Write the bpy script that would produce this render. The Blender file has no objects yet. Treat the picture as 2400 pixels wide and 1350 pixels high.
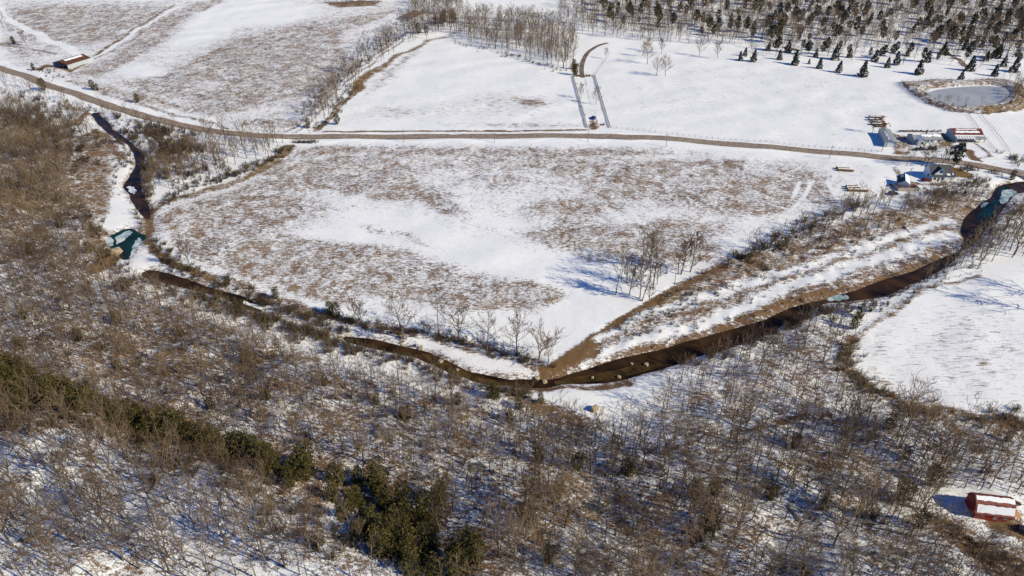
import bpy, bmesh, math, random
import numpy as np
from mathutils import Vector, Matrix
PI = math.pi
C = bpy.context.scene
COL = C.collection
# ------------------------------------------------------------------ camera, sky, sun
CAMH, FPX, PITCH = 140.0, 1600.0, math.radians(34)
cam_d = bpy.data.cameras.new('camera'); cam = bpy.data.objects.new('camera', cam_d); COL.objects.link(cam)
cam.location = (0, 0, CAMH); cam.rotation_euler = (PI / 2 - PITCH, 0, 0)
cam_d.sensor_width = 36; cam_d.lens = 36 * FPX / 2400; cam_d.clip_start = 1; cam_d.clip_end = 20000
C.camera = cam
SUN_EL, SUN_AZ = math.radians(33), math.radians(115)      # azimuth clockwise from +Y
w = bpy.data.worlds.new('World'); C.world = w; w.use_nodes = True
nt = w.node_tree; bg = nt.nodes['Background']
sky = nt.nodes.new('ShaderNodeTexSky'); sky.sky_type = 'NISHITA'; sky.sun_disc = False
sky.sun_elevation = SUN_EL; sky.sun_rotation = SUN_AZ; sky.air_density = 1.0; sky.dust_density = 0.3; sky.ozone_density = 2.0
tint = nt.nodes.new('ShaderNodeMix'); tint.data_type = 'RGBA'; tint.blend_type = 'MULTIPLY'; tint.inputs[0].default_value = 1; tint.inputs[7].default_value = (.27, .78, 1.5, 1)
nt.links.new(sky.outputs[0], tint.inputs[6]); nt.links.new(tint.outputs[2], bg.inputs[0]); bg.inputs[1].default_value = 0.068
sl = bpy.data.lights.new('sun', 'SUN'); sl.energy = 5.0; sl.angle = math.radians(0.5); sl.color = (1, .893, .645)
so = bpy.data.objects.new('sun', sl); COL.objects.link(so)
sd = Vector((math.sin(SUN_AZ) * math.cos(SUN_EL), math.cos(SUN_AZ) * math.cos(SUN_EL), math.sin(SUN_EL)))
so.rotation_euler = sd.to_track_quat('Z', 'Y').to_euler(); so.location = (200, -100, 300)
C.view_settings.view_transform = 'Standard'; C.view_settings.look = 'None'; C.view_settings.exposure = 0.11; C.view_settings.gamma = 1

# ------------------------------------------------------------------ helpers: points on the land
cP, sP = math.cos(PITCH), math.sin(PITCH)
def sst(a, b, x):
    t = np.clip((x - a) / (b - a), 0, 1); return t * t * (3 - 2 * t)
RA, RB = np.array((-170., 158.)), np.array((-8., 88.))
RN = np.array((RB[1] - RA[1], -(RB[0] - RA[0]))); RN = RN / np.linalg.norm(RN)
def hb(x, y):                                            # broad shape of the land
    x = np.asarray(x, float); y = np.asarray(y, float)
    wob = 4 * np.sin(x * .09 + 1) + 3 * np.sin(x * .21 + y * .1)
    s = (x - RA[0]) * RN[0] + (y - RA[1]) * RN[1] + wob
    h = 9 * sst(-16, 12, s)
    h = h + 7 * sst(-190, -260, x + .25 * (y - 250)) * sst(120, 160, y) * (1 - sst(290, 340, y))
    h = h + 14 * sst(520, 900, y + .12 * x)
    return h
def at(u, v, z=None):
    u = np.asarray(u, float); v = np.asarray(v, float)
    a = (u - 1200) / FPX; b = -(v - 675) / FPX
    dx, dy, dz = a, cP + b * sP, -sP + b * cP
    zz = np.zeros_like(dz) if z is None else z
    for _ in range(1 if z is not None else 14):
        t = (zz - CAMH) / dz
        x, y = dx * t, dy * t
        if z is None: zz = hb(x, y)
    return x, y
def pts(poly, z=None):
    p = np.array(poly, float); x, y = at(p[:, 0], p[:, 1], z); return np.stack([x, y], 1)
def inpoly(x, y, P):
    r = np.zeros(x.shape, bool); n = len(P); j = n - 1
    for i in range(n):
        xi, yi = P[i]; xj, yj = P[j]
        if yi != yj:
            r ^= ((yi > y) != (yj > y)) & (x < (xj - xi) * (y - yi) / (yj - yi) + xi)
        j = i
    return r
# grid of the land
def axis(lo, hi, step, far):
    a = list(np.arange(lo, hi + .01, step)); g = step
    p = a[-1]; q = a[0]; up = []; dn = []
    while p < far: g *= 1.35; p += g; up.append(p)
    g = step
    while q > -far: g *= 1.35; q -= g; dn.append(q)
    return np.array(dn[::-1] + a + up)
XS = axis(-560, 560, 1.0, 6000); YS = axis(60, 780, 1.0, 6000)
GX, GY = np.meshgrid(XS, YS); NY, NX = GX.shape
HB = hb(GX, GY)
def proj(x, y, z):
    dz = z - CAMH; dep = y * cP - dz * sP; dep = np.where(dep < 1, 1, dep); up = y * sP + dz * cP
    return 1200 + FPX * x / dep, 675 - FPX * up / dep
GU, GV = proj(GX, GY, HB)
def win(P, pad):
    x0, y0 = P.min(0) - pad; x1, y1 = P.max(0) + pad
    i0, i1 = np.searchsorted(XS, [x0, x1]); j0, j1 = np.searchsorted(YS, [y0, y1])
    return slice(j0, max(j1, j0 + 1)), slice(i0, max(i1, i0 + 1))
def blur(m, r):
    k = int(r)
    for ax in (0, 1):
        for _ in range(2):
            c = np.cumsum(np.pad(m, [(k + 1, k) if a == ax else (0, 0) for a in (0, 1)], mode='edge'), axis=ax)
            m = (np.take(c, np.arange(2 * k + 1, c.shape[ax]), ax) - np.take(c, np.arange(0, c.shape[ax] - 2 * k - 1), ax)) / (2 * k + 1)
    return m
_g = np.random.default_rng(9)
def warpfield():
    o = np.zeros((NY, NX))
    for rr, am in ((14, 2.2), (5, 1.6), (2, 1.0)):
        q = blur(_g.normal(0, 1, (NY, NX)), rr); o += am * q / q.std()
    return np.clip(o * .42, -3, 3)
WPX, WPY = warpfield(), warpfield(); TX, TY = GX + WPX, GY + WPY
def polymask(poly, soft=0, z=None):
    P = pts(poly, z); m = np.zeros((NY, NX), np.float32); s = win(P, 5)
    m[s] = inpoly(TX[s], TY[s], P) if z is None else inpoly(GX[s] + .45 * WPX[s], GY[s] + .45 * WPY[s], P)
    return blur(m, soft) if soft else m
def lindist(x, y, P):
    d = np.full(x.shape, 1e9)
    for (ax, ay), (bx, by) in zip(P[:-1], P[1:]):
        vx, vy = bx - ax, by - ay; L = vx * vx + vy * vy + 1e-9
        t = np.clip(((x - ax) * vx + (y - ay) * vy) / L, 0, 1)
        d = np.minimum(d, np.hypot(x - ax - t * vx, y - ay - t * vy))
    return d
def strokemask(line, r, soft=1.0, warp=True):
    P = pts(line); m = np.zeros((NY, NX)); s = win(P, r + soft + 6)
    m[s] = 1 - sst(r - soft, r + soft, lindist(*((TX[s], TY[s]) if warp else (GX[s], GY[s])), P)); return m
def v_ok(cy): return cy < 320 or cy > 880 or 690 < cy
def blob(cx, cy, rx, ry, rot=0):
    r = max(rx, ry) * 2.2; c, s = math.cos(math.radians(rot)), math.sin(math.radians(rot))
    a, b = GU - cx, GV - cy
    q = ((a * c + b * s) / rx) ** 2 + ((-a * s + b * c) / ry) ** 2
    return np.exp(-np.minimum(q, 40) ** 1.3)
cov = np.full((NY, NX), .97); och = np.zeros((NY, NX)); drt = np.zeros((NY, NX)); rwx = np.zeros((NY, NX)); rwd = np.zeros((NY, NX))
notree = np.zeros((NY, NX))
def put(m, c=None, o=None, d=None):
    global cov, och, drt
    if c is not None: cov = cov + (c - cov) * m
    if o is not None: och = och + (o - och) * m
    if d is not None: drt = drt + (d - drt) * m

BANKM = np.zeros((NY, NX))
ROAD_ = [(-120,118),(0,160),(60,178),(100,196),(180,222),(250,246),(300,262),(380,284),(450,300),(520,311),(600,318),(700,321),(950,321),(1200,319),(1380,319),(1500,323),(1600,329),(1700,337),(1800,345),(1900,354),(2000,363),(2100,371),(2200,377),(2260,384),(2320,394),(2400,411)]
# ------------------------------------------------------------------ zones traced on the land
FIELD = [(362,483),(470,455),(560,425),(640,380),(690,343),(760,337),(1000,334),(1380,333),(1600,346),(1800,362),(1950,375),(2080,387),(2080,420),(1990,465),(1900,520),(1800,570),(1700,610),(1600,665),(1530,705),(1450,760),(1300,850),(1230,805),(1100,780),(1000,758),(850,735),(700,700),(600,670),(500,640),(430,620),(390,580),(365,540)]
NWF = [(0,0),(1000,0),(960,60),(880,130),(800,190),(740,250),(700,295),(560,300),(420,275),(300,248),(180,205),(60,165),(0,145)]
NF = [(765,306),(850,205),(900,150),(1010,95),(1100,130),(1340,178),(1390,306)]
NRF = [(1400,300),(1375,190),(1440,105),(1700,115),(1900,150),(2100,165),(2400,150),(2400,400),(2000,350),(1600,318)]
RF = [(2000,800),(2080,735),(2180,670),(2400,610),(2480,620),(2480,980),(2400,972),(2200,965),(2060,910),(2000,860)]
WOOD = [(-60,235),(60,255),(150,290),(195,330),(175,400),(185,470),(215,540),(235,590),(255,625),(320,655),(420,692),(520,722),(610,760),(700,795),(800,835),(900,860),(1000,885),(1090,910),(1200,935),(1280,960),(1450,992),(1560,1000),(1480,920),(1580,875),(1750,815),(1850,772),(1960,732),(1992,800),(1985,880),(2080,940),(2220,985),(2460,1000),(2460,1400),(-60,1400)]
ISLE = [(1290,880),(1400,800),(1560,700),(1660,640),(1740,605),(1850,560),(2000,510),(2180,450),(2330,440),(2290,490),(2250,520),(2255,570),(2120,635),(1950,690),(1760,755),(1560,815),(1400,850)]
put(polymask(NWF, 3), .66)
put(polymask(FIELD, 2), .79)
put(polymask(NF, 2), .87); rwx = np.maximum(rwx, polymask(NF, 3) * .8)
put(polymask(NRF, 3), .85)
put(polymask(RF, 2), .83); rwd = np.maximum(rwd, polymask(RF, 3) * .75)
put(polymask(WOOD, 4), .49, 0, .5)
put(polymask(ISLE, 2), .37, .1, .35)
for cx, cy, rx, ry, ro, k in [
 (780,400,190,42,0,.42),(700,372,100,22,-10,.3),(900,440,170,30,8,.38),(1100,380,220,25,0,.22),(560,470,140,40,-12,.36),(660,500,110,40,0,.38),(470,540,110,45,10,.32),(640,575,110,36,12,.44),(540,600,130,40,15,.36),
 (720,625,170,36,12,.42),(850,600,170,36,8,.42),(880,660,120,32,10,.4),(1000,650,140,32,8,.38),(1050,490,55,18,25,.42),(1150,430,80,20,5,.25),(965,556,70,13,18,.5),(880,540,45,12,20,.42),
 (1400,400,220,40,0,.28),(1330,490,130,26,0,.36),(1500,440,170,40,0,.3),(1700,440,170,48,5,.36),(1750,482,110,24,0,.36),(1420,560,180,32,8,.46),(1540,582,190,36,5,.42),(1300,562,60,18,10,.42),(1600,535,130,28,0,.36),
 (1390,600,42,14,15,.45),(1860,420,90,38,0,.32),(1930,462,60,24,20,.42),(1650,385,130,13,0,.3),(1200,690,110,26,8,.5),(1110,705,110,26,5,.45),(1250,688,80,22,5,.42),(1020,690,80,20,5,.35),(1290,742,55,16,10,.3),(760,692,90,22,10,.35),(620,652,100,22,15,.35),(1300,356,260,11,0,.34),(900,352,210,12,0,.3),(430,500,60,20,-10,.25),
 (570,130,95,36,-15,.5),(480,165,95,22,-10,.45),(700,110,95,50,-25,.52),(640,190,150,32,-20,.5),(560,230,90,26,-10,.36),(800,60,110,11,-15,.45),(130,60,120,26,5,.34),(250,60,150,34,-10,.34),(330,110,90,16,-30,.36),(230,160,45,14,-10,.38),(390,210,90,18,10,.26),(640,290,66,11,0,.45),(492,12,30,7,-25,.7),(740,190,65,24,-20,.45),(160,30,110,18,0,.3),(420,40,80,10,-30,.3),(330,230,110,9,15,.3),(30,110,50,14,20,.25),
 (1250,240,42,10,5,.4),(1170,232,110,18,0,.2),(1100,262,200,22,0,.14),(1240,294,150,7,0,.3),(900,262,100,16,0,.16),(900,185,60,14,-40,.3),(960,130,40,10,-30,.25),
 (1800,180,200,14,4,.06),(1900,230,160,50,0,.05),(1600,230,180,60,0,.05),
 (2250,770,130,50,-30,.12),(2300,860,130,55,-30,.14),(2330,832,70,9,-40,.12),(2090,720,40,12,-35,.35),(2060,800,24,60,10,.15),(2060,890,40,14,30,.3),
 (60,450,130,90,0,.25),(90,600,160,60,10,.12),(470,850,300,90,10,.1),(250,790,200,70,10,.05),(1000,1020,200,50,10,.06),(1340,1180,160,60,0,.12)]:
    put(blob(cx, cy, rx, ry, ro), None); cov -= k * blob(cx, cy, rx, ry, ro)
for cx, cy, rx, ry, ro, k in [(900,520,110,16,4,.45),(1010,560,170,15,8,.6),(800,555,110,14,6,.55),(1220,615,210,24,9,.6),(1390,730,150,40,-12,.7),(1340,640,110,26,8,.5),(760,412,45,9,0,.4),(1180,520,130,12,5,.35),(1470,700,90,26,-20,.5),(1250,770,120,26,10,.5),
 (500,60,90,26,-25,.4),(610,30,130,24,0,.5),(860,110,60,16,-30,.35),(330,165,60,12,0,.3),(960,40,50,22,-30,.5),(450,280,160,14,12,.3),(2380,680,90,30,20,.2),
 (300,1180,320,110,10,.14),(1380,930,120,30,5,.4),(1350,930,90,34,5,.5),(1560,905,110,30,-15,.2),(2250,1180,110,40,10,.3),(2330,1165,60,16,10,.4)]:
    cov += (k if v_ok(cy) else k * .55) * blob(cx, cy, rx, ry, ro)
S = strokemask
# banks, ditches and verges of ochre grass
put(S([(690,340),(640,372),(600,398),(560,420),(500,440),(450,452),(372,475),(356,490)], 2.3, 1.8), .3, .7, .15)
put(S([(680,345),(640,378),(610,398)], 3.4, 2), .22, .8, .1)
put(S([(356,486),(352,520),(358,555),(372,585),(400,610),(440,632),(490,652)], 2.0), .15, .6, .3)
put(S([(490,652),(560,676),(640,705),(740,730),(850,752),(980,775)], 2.2), .3, .4, .5)
put(S([(980,775),(1060,795),(1130,818),(1200,842),(1290,865)], 1.6), .35, .2, .7)
put(S([(745,303),(790,265),(835,215)], 2.4), .3, .8, 0)
put(S([(838,213),(850,190),(885,160)], 4.5, 3), .2, .8, .1)
put(S([(885,160),(940,125),(1000,97)], 2.6, 2.2), .28, .7, .15)
put(S([(760,309),(1000,308),(1200,307),(1372,305)], 1.3, 1, False), .2, .6, .2)
put(S([(1180,306),(1140,307)], 1.3, 1, False), .05, .7, .2)
put(S([(1285,882),(1340,838),(1400,793)], 2.9, 1.2, False), .03, .6, .5)
put(S([(1400,793),(1460,752),(1530,710),(1600,672)], 2.5, 1.3, False), .06, .5, .6)
put(S([(1600,672),(1650,645),(1700,622)], 2.3, 1.6, False), .15, .35, .8)
put(S([(1490,742),(1550,714),(1610,692)], 1.4, 1.6, False), .15, .85, .0)
put(S([(1330,868),(1400,838),(1410,828)], 1.2), .1, .2, 1)
put(S([(1700,622),(1760,600),(1850,560),(1920,530)], 2.5, 2), .3, .1, .9)
put(S([(1340,880),(1440,838),(1560,812),(1660,775),(1780,735),(1900,700),(2020,665)], 2.4, 1.2), .1, .5, .6)
put(S([(2020,665),(2100,640),(2180,605),(2240,580)], 2.2, 1.2), .12, .55, .5)
put(S([(1240,905),(1300,905),(1400,898),(1480,890)], 1.6, 1.2), .1, .3, .8)
put(S([(1440,830),(1560,790),(1700,735),(1850,672),(2000,620),(2150,575),(2240,545)], 2.6, 2.5), .93)
put(S([(1400,800),(1530,740),(1680,690),(1830,640),(1960,600),(2130,545),(2230,515)], 1.7, 2), .86)
put(S([(1340,868),(1390,848),(1420,840)], 1.8, 1), .95)
put(S([(2180,625),(2240,585)], 2.5, 2), .9)
put(S([(2000,800),(1988,860),(2060,915),(2130,950),(2200,968),(2300,985),(2400,990)], 2.2, 1.6), .2, .7, .3)
put(S([(2010,790),(2080,735),(2180,668),(2300,638)], 1.2), .4, .5, .3)
# far left farm: lanes, verges
put(S([(0,20),(20,45),(60,64),(130,100),(190,136),(215,140)], 3), .96)
put(S([(213,138),(300,86),(420,14)], 1.4), .97)
put(S([(215,133),(300,80),(410,10)], 1.6), .25, .5, .2); put(S([(228,137),(310,92),(360,60)], 1.6), .4, .5, .2)
put(S([(0,104),(60,112),(130,128)], 1.6), .35, .5, .2)
put(S([(85,165),(100,155),(150,160),(160,168)], 2.0), .15, .8, .2); put(S([(163,166),(196,147)], 1.5), .1, .7, .2)
put(S([(166,172),(160,178),(172,190)], 1.2), .5, .2, .5)
put(S([(150,188),(200,202),(300,236),(420,272),(540,300)], 1.6), .35, .4, .3)
# gravel bar left of the creek
put(polymask([(180,320),(235,310),(270,345),(275,400),(265,450),(250,520),(262,560),(235,560),(205,500),(178,450)], 2), .27, .25, .35)
put(polymask([(262,460),(300,455),(318,500),(335,530),(315,535),(280,545),(245,560),(250,500)], 1), .95)
put(S([(225,305),(250,320),(290,370)], 2.8, 2.2), .22, .3, .6); put(S([(215,315),(190,370),(178,420),(182,480),(215,545),(245,590)], 2.4, 2.6), .3, .35, .65)
put(S([(255,592),(262,612),(245,625)], 4), .05, .75, .3)
put(S([(300,600),(320,622),(350,625)], 3), .95)
put(polymask([(440,325),(500,315),(560,340),(640,335),(600,372),(520,410),(430,392),(380,360)], 3), .86)
# creeks
W_UP = [(212,264),(228,290),(262,318),(298,340),(318,360),(322,385),(314,405),(296,428),(286,440),(302,450),(310,470),(320,490),(334,508),(347,520),(350,552),(363,554),(361,520),(352,492),(341,470),(333,445),(336,408),(346,380),(340,356),(302,326),(266,302),(246,280),(226,260)]
W_PO = [(240,560),(268,550),(290,538),(308,532),(325,545),(345,556),(342,566),(330,566),(328,578),(320,592),(308,608),(297,616),(283,604),(278,590),(262,582)]
W_MI = [(326,632),(360,630),(400,643),(450,660),(520,683),(590,703),(640,733),(725,752),(790,782),(850,787),(900,797),(950,809),(990,818),(1030,830),(1070,848),(1110,868),(1160,885),(1215,893),(1260,889),(1300,884),(1345,872),(1400,857),(1440,847),(1500,836),(1550,823),(1610,801),(1680,781),(1760,759),(1850,726),(1950,696),(2050,661),(2120,639),(2190,609),(2240,586),(2262,566),(2250,545),(2254,512),(2280,490),(2312,470),(2332,448),(2345,434),(2380,425),(2440,424),(2440,448),(2385,452),(2362,478),(2345,505),(2320,532),(2303,552),(2288,570),(2258,592),(2208,627),(2150,660),(2080,690),(2000,706),(1940,713),(1900,736),(1850,756),(1780,790),(1700,816),(1630,841),(1560,863),(1480,886),(1420,896),(1340,898),(1280,909),(1235,912),(1180,908),(1120,895),(1060,873),(1020,855),(980,838),(930,826),(870,812),(800,796),(730,766),(690,755),(640,743),(570,720),(500,695),(430,679),(370,662),(335,650)]
W_N = [(755,294),(772,285),(778,262),(790,255),(795,272),(782,292),(768,300)]
WZ = -1.0
wm = np.zeros((NY, NX), np.float32)
for p in (W_UP, W_PO, W_MI): wm = np.maximum(wm, polymask(p, 0, WZ))
side = polymask([(980,742),(1060,775),(1120,790),(1200,815),(1280,845),(1275,852),(1190,825),(1110,798),(1050,784),(975,750)])
wblur = blur(wm, 2); dep = 2.0 * wblur + 2.0 * blur(side, 1)
bank = np.clip(blur(wm, 3) * 2, 0, 1)
put(bank * .75, .2, .3, .75); put(blur(side, 1), .2, .2, .9)
put(S([(205,262),(180,290)], 2), .2, 0, 1)
notree = np.maximum(notree, (blur(wm, 1) > .3))
# pond
P_OUT = [(2112,197),(2180,191),(2250,190),(2330,186),(2365,189),(2392,205),(2398,228),(2390,250),(2360,263),(2300,268),(2230,262),(2170,243),(2132,218)]
P_ICE = [(2160,213),(2190,206),(2260,200),(2325,197),(2358,204),(2366,220),(2345,238),(2305,249),(2240,250),(2200,240),(2172,226)]
mo, mi = polymask(P_OUT), polymask(P_ICE, 0, .5)
pond = 2.2 * blur(mo, 2) - 3.0 * blur(mi, 2)
put(blur(mo, 1), .42, .2, .5); put(S(P_OUT + P_OUT[:1], .7, .6, False), .1, .1, 1)
put(S([(2392,212),(2392,245),(2365,258),(2310,265)], 4), .25, .8, 0)
put(S([(2120,198),(2200,193),(2340,189)], 2), .3, .3, .5); put(S([(2130,216),(2180,246),(2240,263),(2300,267)], 1.5), .35, .2, .7)
put(S([(2168,218),(2190,236),(2230,249)], 1.6), .15, .2, .8)
# yard and drives
put(polymask([(2092,312),(2118,316),(2135,345),(2110,352),(2096,348)], 1), .12, 0, 1)
put(S([(2118,322),(2122,345),(2112,366)], 3.2), .3, .2, .6)
put(S([(2120,348),(2160,343),(2200,345),(2222,335),(2212,322)], 3, 1.5), .55, .25, .4)
put(S([(2206,335),(2214,320)], 4), .2, .5, .3)
put(S([(2262,352),(2275,370),(2290,382)], 2.4), .12, .6, .5)
put(S([(2275,334),(2310,356),(2318,366),(2290,372)], 1.0, .7), .35, 0, 1)
put(S([(2232,395),(2250,408),(2262,410)], 4.2), .05, .95, 0)
put(S([(2102,392),(2118,408),(2130,425)], 1.2), .4, .3, .5)
put(S([(2150,425),(2200,428),(2235,430)], 2.5), .45, 0, .8)
for off in (-1, 1):
    put(S([(1368 + off * 3, 185), (1380 + off * 3, 220), (1391 + off * 4, 262), (1398 + off * 5, 300)], .35, .4, False), .5, 0, .9)
put(S([(1366,179),(1364,150),(1374,125),(1400,108)], 2.6), .96)
put(S([(1355,150),(1363,130)], 1, 1), .5, .8, 0)
put(S([(1384,300),(1391,285)], 2), .25, .5, .5)
put(S([(1345,180),(1360,240),(1375,300)], 1.2), .6, .3, .3)
put(S([(1348,150),(1348,172)], 2.5, 2), .3, .8, .2)
# the lane among trees
LANE = [(672,316),(695,300),(722,282),(745,255),(770,222),(800,195),(840,163),(875,138),(905,117),(940,92)]
put(S(LANE, 4), .45, .5, .4); put(S(LANE, 1.2, .6), .95)
put(S([(1085,60),(1062,85),(1000,95)], 3, 3), .45, .6, .2)
put(polymask([(760,5),(840,0),(900,0),(880,12),(800,18)], 1), .2, .5, .5)
# woods: darker leaf-litter belts
put(S([(0,880),(150,945),(330,1005),(480,1035),(640,1085),(800,1125),(950,1190),(1040,1250),(1130,1330)], 9, 6), .34, .2, .8)
put(S([(2215,1235),(2260,1265),(2310,1300),(2390,1330)], 3.5, 2.5), .12, .55, .5)
put(S([(2360,1232),(2385,1240)], 3, 1), .1, .6, .4)
put(S([(1740,993),(1820,995),(1900,985),(1960,970)], .8, .8), .15, .1, 1)
put(S([(2070,930),(2180,975),(2320,1000)], 2.5, 3), .4, .3, .6)
put(S([(1210,925),(1290,960),(1360,985)], 4, 3), .3, .4, .5)
for u_, v_ in [(1826,140),(1862,152),(1911,134),(1921,160),(1965,169),(2021,179),(2050,144),(2078,158),(2152,174),(2249,191),(1765,144),(2125,132),(2272,166),(2330,178)]:
    q_ = pts([(u_, v_)])[0]; sw_ = win(q_[None], 4); mm_ = np.zeros((NY, NX)); mm_[sw_] = 1 - sst(1.2, 2.8, np.hypot(GX[sw_] - q_[0], GY[sw_] - q_[1])); put(mm_, .2, .6, .3)
put(S([(2215,118),(2245,140),(2270,160)], 2.5), .25, .7, .2); put(S([(1845,112),(1870,118)], 2.5), .2, .9, 0)
fm = polymask(FIELD, 2) + polymask(NWF, 2); cov = np.where(fm > .5, np.maximum(cov, np.where(och > .4, 0, .46)), cov)
for a_ in ([(1875,426),(1868,445),(1858,462)], [(1903,426),(1885,462),(1858,492)], [(1941,426),(1955,455),(1971,484)]):
    for o_ in (-2.5, 2.5): put(S([(u + o_, v) for u, v in a_], .35, .4, False), .97)
for o_ in (-1, 1):
    T_ = np.gradient(pts(ROAD_), axis=0); T_ /= np.linalg.norm(T_, axis=1)[:, None]; q_ = pts(ROAD_) + np.stack([T_[:, 1], -T_[:, 0]], 1) * o_ * 4.6
    u_, v_ = proj(q_[:, 0], q_[:, 1], hb(q_[:, 0], q_[:, 1])); put(S(list(zip(u_, v_)), 1.3, .8), .98); BANKM = np.maximum(BANKM, S(list(zip(u_, v_)), .9, .9))
put(S([(690,327),(1000,330),(1380,328),(1600,340),(1900,368),(2080,380)], 1.6, 1, False), .98)
cov = np.clip(cov, 0.02, 1)
mroad_ = strokemask(ROAD_, 4, 1, False)
HT = HB - dep + pond + .35 * BANKM * (1 - np.clip(wblur * 3, 0, 1))
HT += .25 * np.sin(GX * .11 + np.sin(GY * .07) * 2) * np.sin(GY * .13) * np.clip(cov * 2 - .6, 0, 1)
def lumps(r_):
    q = blur(_g.normal(0, 1, (NY, NX)), r_); return q / q.std()
HT += (.30 * lumps(2) + .75 * lumps(6)) * blur(polymask(WOOD), 6) * (1 - np.clip(wblur * 3, 0, 1)) + .10 * lumps(4) * (1 - np.clip(wblur * 3 + mroad_, 0, 1))
HT += .16 * lumps(1) * polymask(ISLE, 2) * (1 - np.clip(wblur * 3, 0, 1))
def gz(x, y):
    i = np.clip(np.searchsorted(XS, x) - 1, 0, NX - 2); j = np.clip(np.searchsorted(YS, y) - 1, 0, NY - 2)
    fx = (x - XS[i]) / (XS[i + 1] - XS[i]); fy = (y - YS[j]) / (YS[j + 1] - YS[j])
    return (HT[j, i] * (1 - fx) + HT[j, i + 1] * fx) * (1 - fy) + (HT[j + 1, i] * (1 - fx) + HT[j + 1, i + 1] * fx) * fy
def P3(u, v):
    x, y = at(u, v); x, y = float(x), float(y); return x, y, float(gz(x, y))

# ------------------------------------------------------------------ materials
def mat(name, col=(.5, .5, .5), rough=.8, metal=0, var=0, scale=1.0, col2=None, bump=0, spec=.3):
    m = bpy.data.materials.new(name); m.use_nodes = True; t = m.node_tree; b = t.nodes['Principled BSDF']
    b.inputs['Roughness'].default_value = rough; b.inputs['Metallic'].default_value = metal; b.inputs['Specular IOR Level'].default_value = spec
    b.inputs['Base Color'].default_value = (*col, 1)
    c2 = col2 if col2 else tuple(min(1, c * (1 + var)) for c in col)
    g = t.nodes.new('ShaderNodeNewGeometry'); n = t.nodes.new('ShaderNodeTexNoise'); n.inputs['Scale'].default_value = scale; n.inputs['Detail'].default_value = 5
    t.links.new(g.outputs['Position'], n.inputs['Vector'])
    r = t.nodes.new('ShaderNodeMapRange'); r.inputs[1].default_value = .35; r.inputs[2].default_value = .65
    t.links.new(n.outputs[0], r.inputs[0])
    mx = t.nodes.new('ShaderNodeMix'); mx.data_type = 'RGBA'; mx.inputs[6].default_value = (*col, 1); mx.inputs[7].default_value = (*c2, 1)
    t.links.new(r.outputs[0], mx.inputs[0]); t.links.new(mx.outputs[2], b.inputs['Base Color'])
    if bump:
        bp = t.nodes.new('ShaderNodeBump'); bp.inputs['Strength'].default_value = .6; bp.inputs['Distance'].default_value = bump
        t.links.new(n.outputs[0], bp.inputs['Height']); t.links.new(bp.outputs[0], b.inputs['Normal'])
    return m
M = {}
M['bark'] = mat('bark', (.07, .052, .04), .9, scale=.15, col2=(.24, .185, .13))
M['twig'] = mat('twigs', (.085, .056, .037), .9, scale=.05, col2=(.25, .175, .11))
M['darkbark'] = mat('dark_bark', (.05, .038, .03), .9, scale=.15, col2=(.11, .085, .065))
M['brush'] = mat('brush', (.05, .035, .022), .9, scale=.12, col2=(.125, .09, .052))
M['cedar'] = mat('cedar_foliage', (.028, .030, .009), .8, scale=.6, col2=(.105, .08, .016))
M['spruce'] = mat('spruce_foliage', (.02, .028, .02), .8, scale=.5, col2=(.05, .055, .03))
M['snow'] = mat('snow', (.80, .81, .83), .6, scale=2, var=.06, bump=.05)
M['road'] = mat('road_surface', (.19, .14, .105), .8, scale=.6, col2=(.33, .265, .21))
M['track'] = mat('wheel_track', (.11, .08, .062), .7, scale=.12, col2=(.24, .18, .14))
M['redwall'] = mat('red_paint', (.20, .014, .012), .6, scale=1.2, col2=(.30, .03, .022))
M['redroof'] = mat('rusty_red_roof', (.11, .02, .017), .55, scale=.8, col2=(.19, .05, .035))
M['rust'] = mat('rusted_metal', (.06, .025, .017), .7, scale=.8, col2=(.16, .06, .03))
M['gray'] = mat('gray_metal', (.24, .25, .26), .45, scale=.3, col2=(.3, .31, .32))
M['grayw'] = mat('gray_siding', (.36, .40, .42), .6, scale=.4, col2=(.44, .47, .49))
M['barnroof'] = mat('barn_roof_red', (.12, .02, .017), .6, scale=1.1, col2=(.22, .06, .04))
M['white'] = mat('white_paint', (.70, .72, .72), .5, scale=.5, col2=(.8, .8, .8))
M['dark'] = mat('dark_shingle_shaded_slope', (.035, .038, .048), .7, scale=2, col2=(.075, .078, .09))  # farmhouse shingle; also paints the shade on the outbuilding's left slope
M['shade'] = mat('dark_interior', (.012, .012, .014), .9)
M['glass'] = mat('window_glass', (.02, .025, .03), .1, spec=.6)
M['wood'] = mat('weathered_wood', (.20, .13, .08), .85, scale=1.5, col2=(.32, .22, .14))
M['plank'] = mat('orange_plank', (.34, .15, .055), .8, scale=1.5, col2=(.46, .24, .1))
M['concrete'] = mat('concrete', (.34, .31, .27), .85, scale=.8, col2=(.46, .42, .36))
M['steel'] = mat('galvanised', (.35, .36, .37), .4, .6)
M['rubber'] = mat('rubber', (.02, .02, .02), .8)
M['hay'] = mat('weathered_hay', (.12, .065, .035), .95, scale=2, col2=(.24, .14, .07), bump=.1)
M['stone'] = mat('stone', (.26, .2, .13), .9, scale=.9, col2=(.46, .38, .26), bump=.25)
M['grayrock'] = mat('gray_rock', (.16, .14, .12), .9, scale=.7, col2=(.32, .28, .23), bump=.25)
M['carblue'] = mat('blue_car_paint', (.02, .045, .16), .25, spec=.6)
M['cardark'] = mat('dark_car_paint', (.02, .02, .028), .25, spec=.6)
M['carred'] = mat('red_car_paint', (.16, .012, .016), .25, spec=.6)
M['carpurple'] = mat('navy_car_paint', (.035, .03, .10), .25, spec=.6)
M['yellow'] = mat('yellow_machine_paint', (.42, .2, .02), .5, scale=2, col2=(.3, .12, .02))
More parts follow.
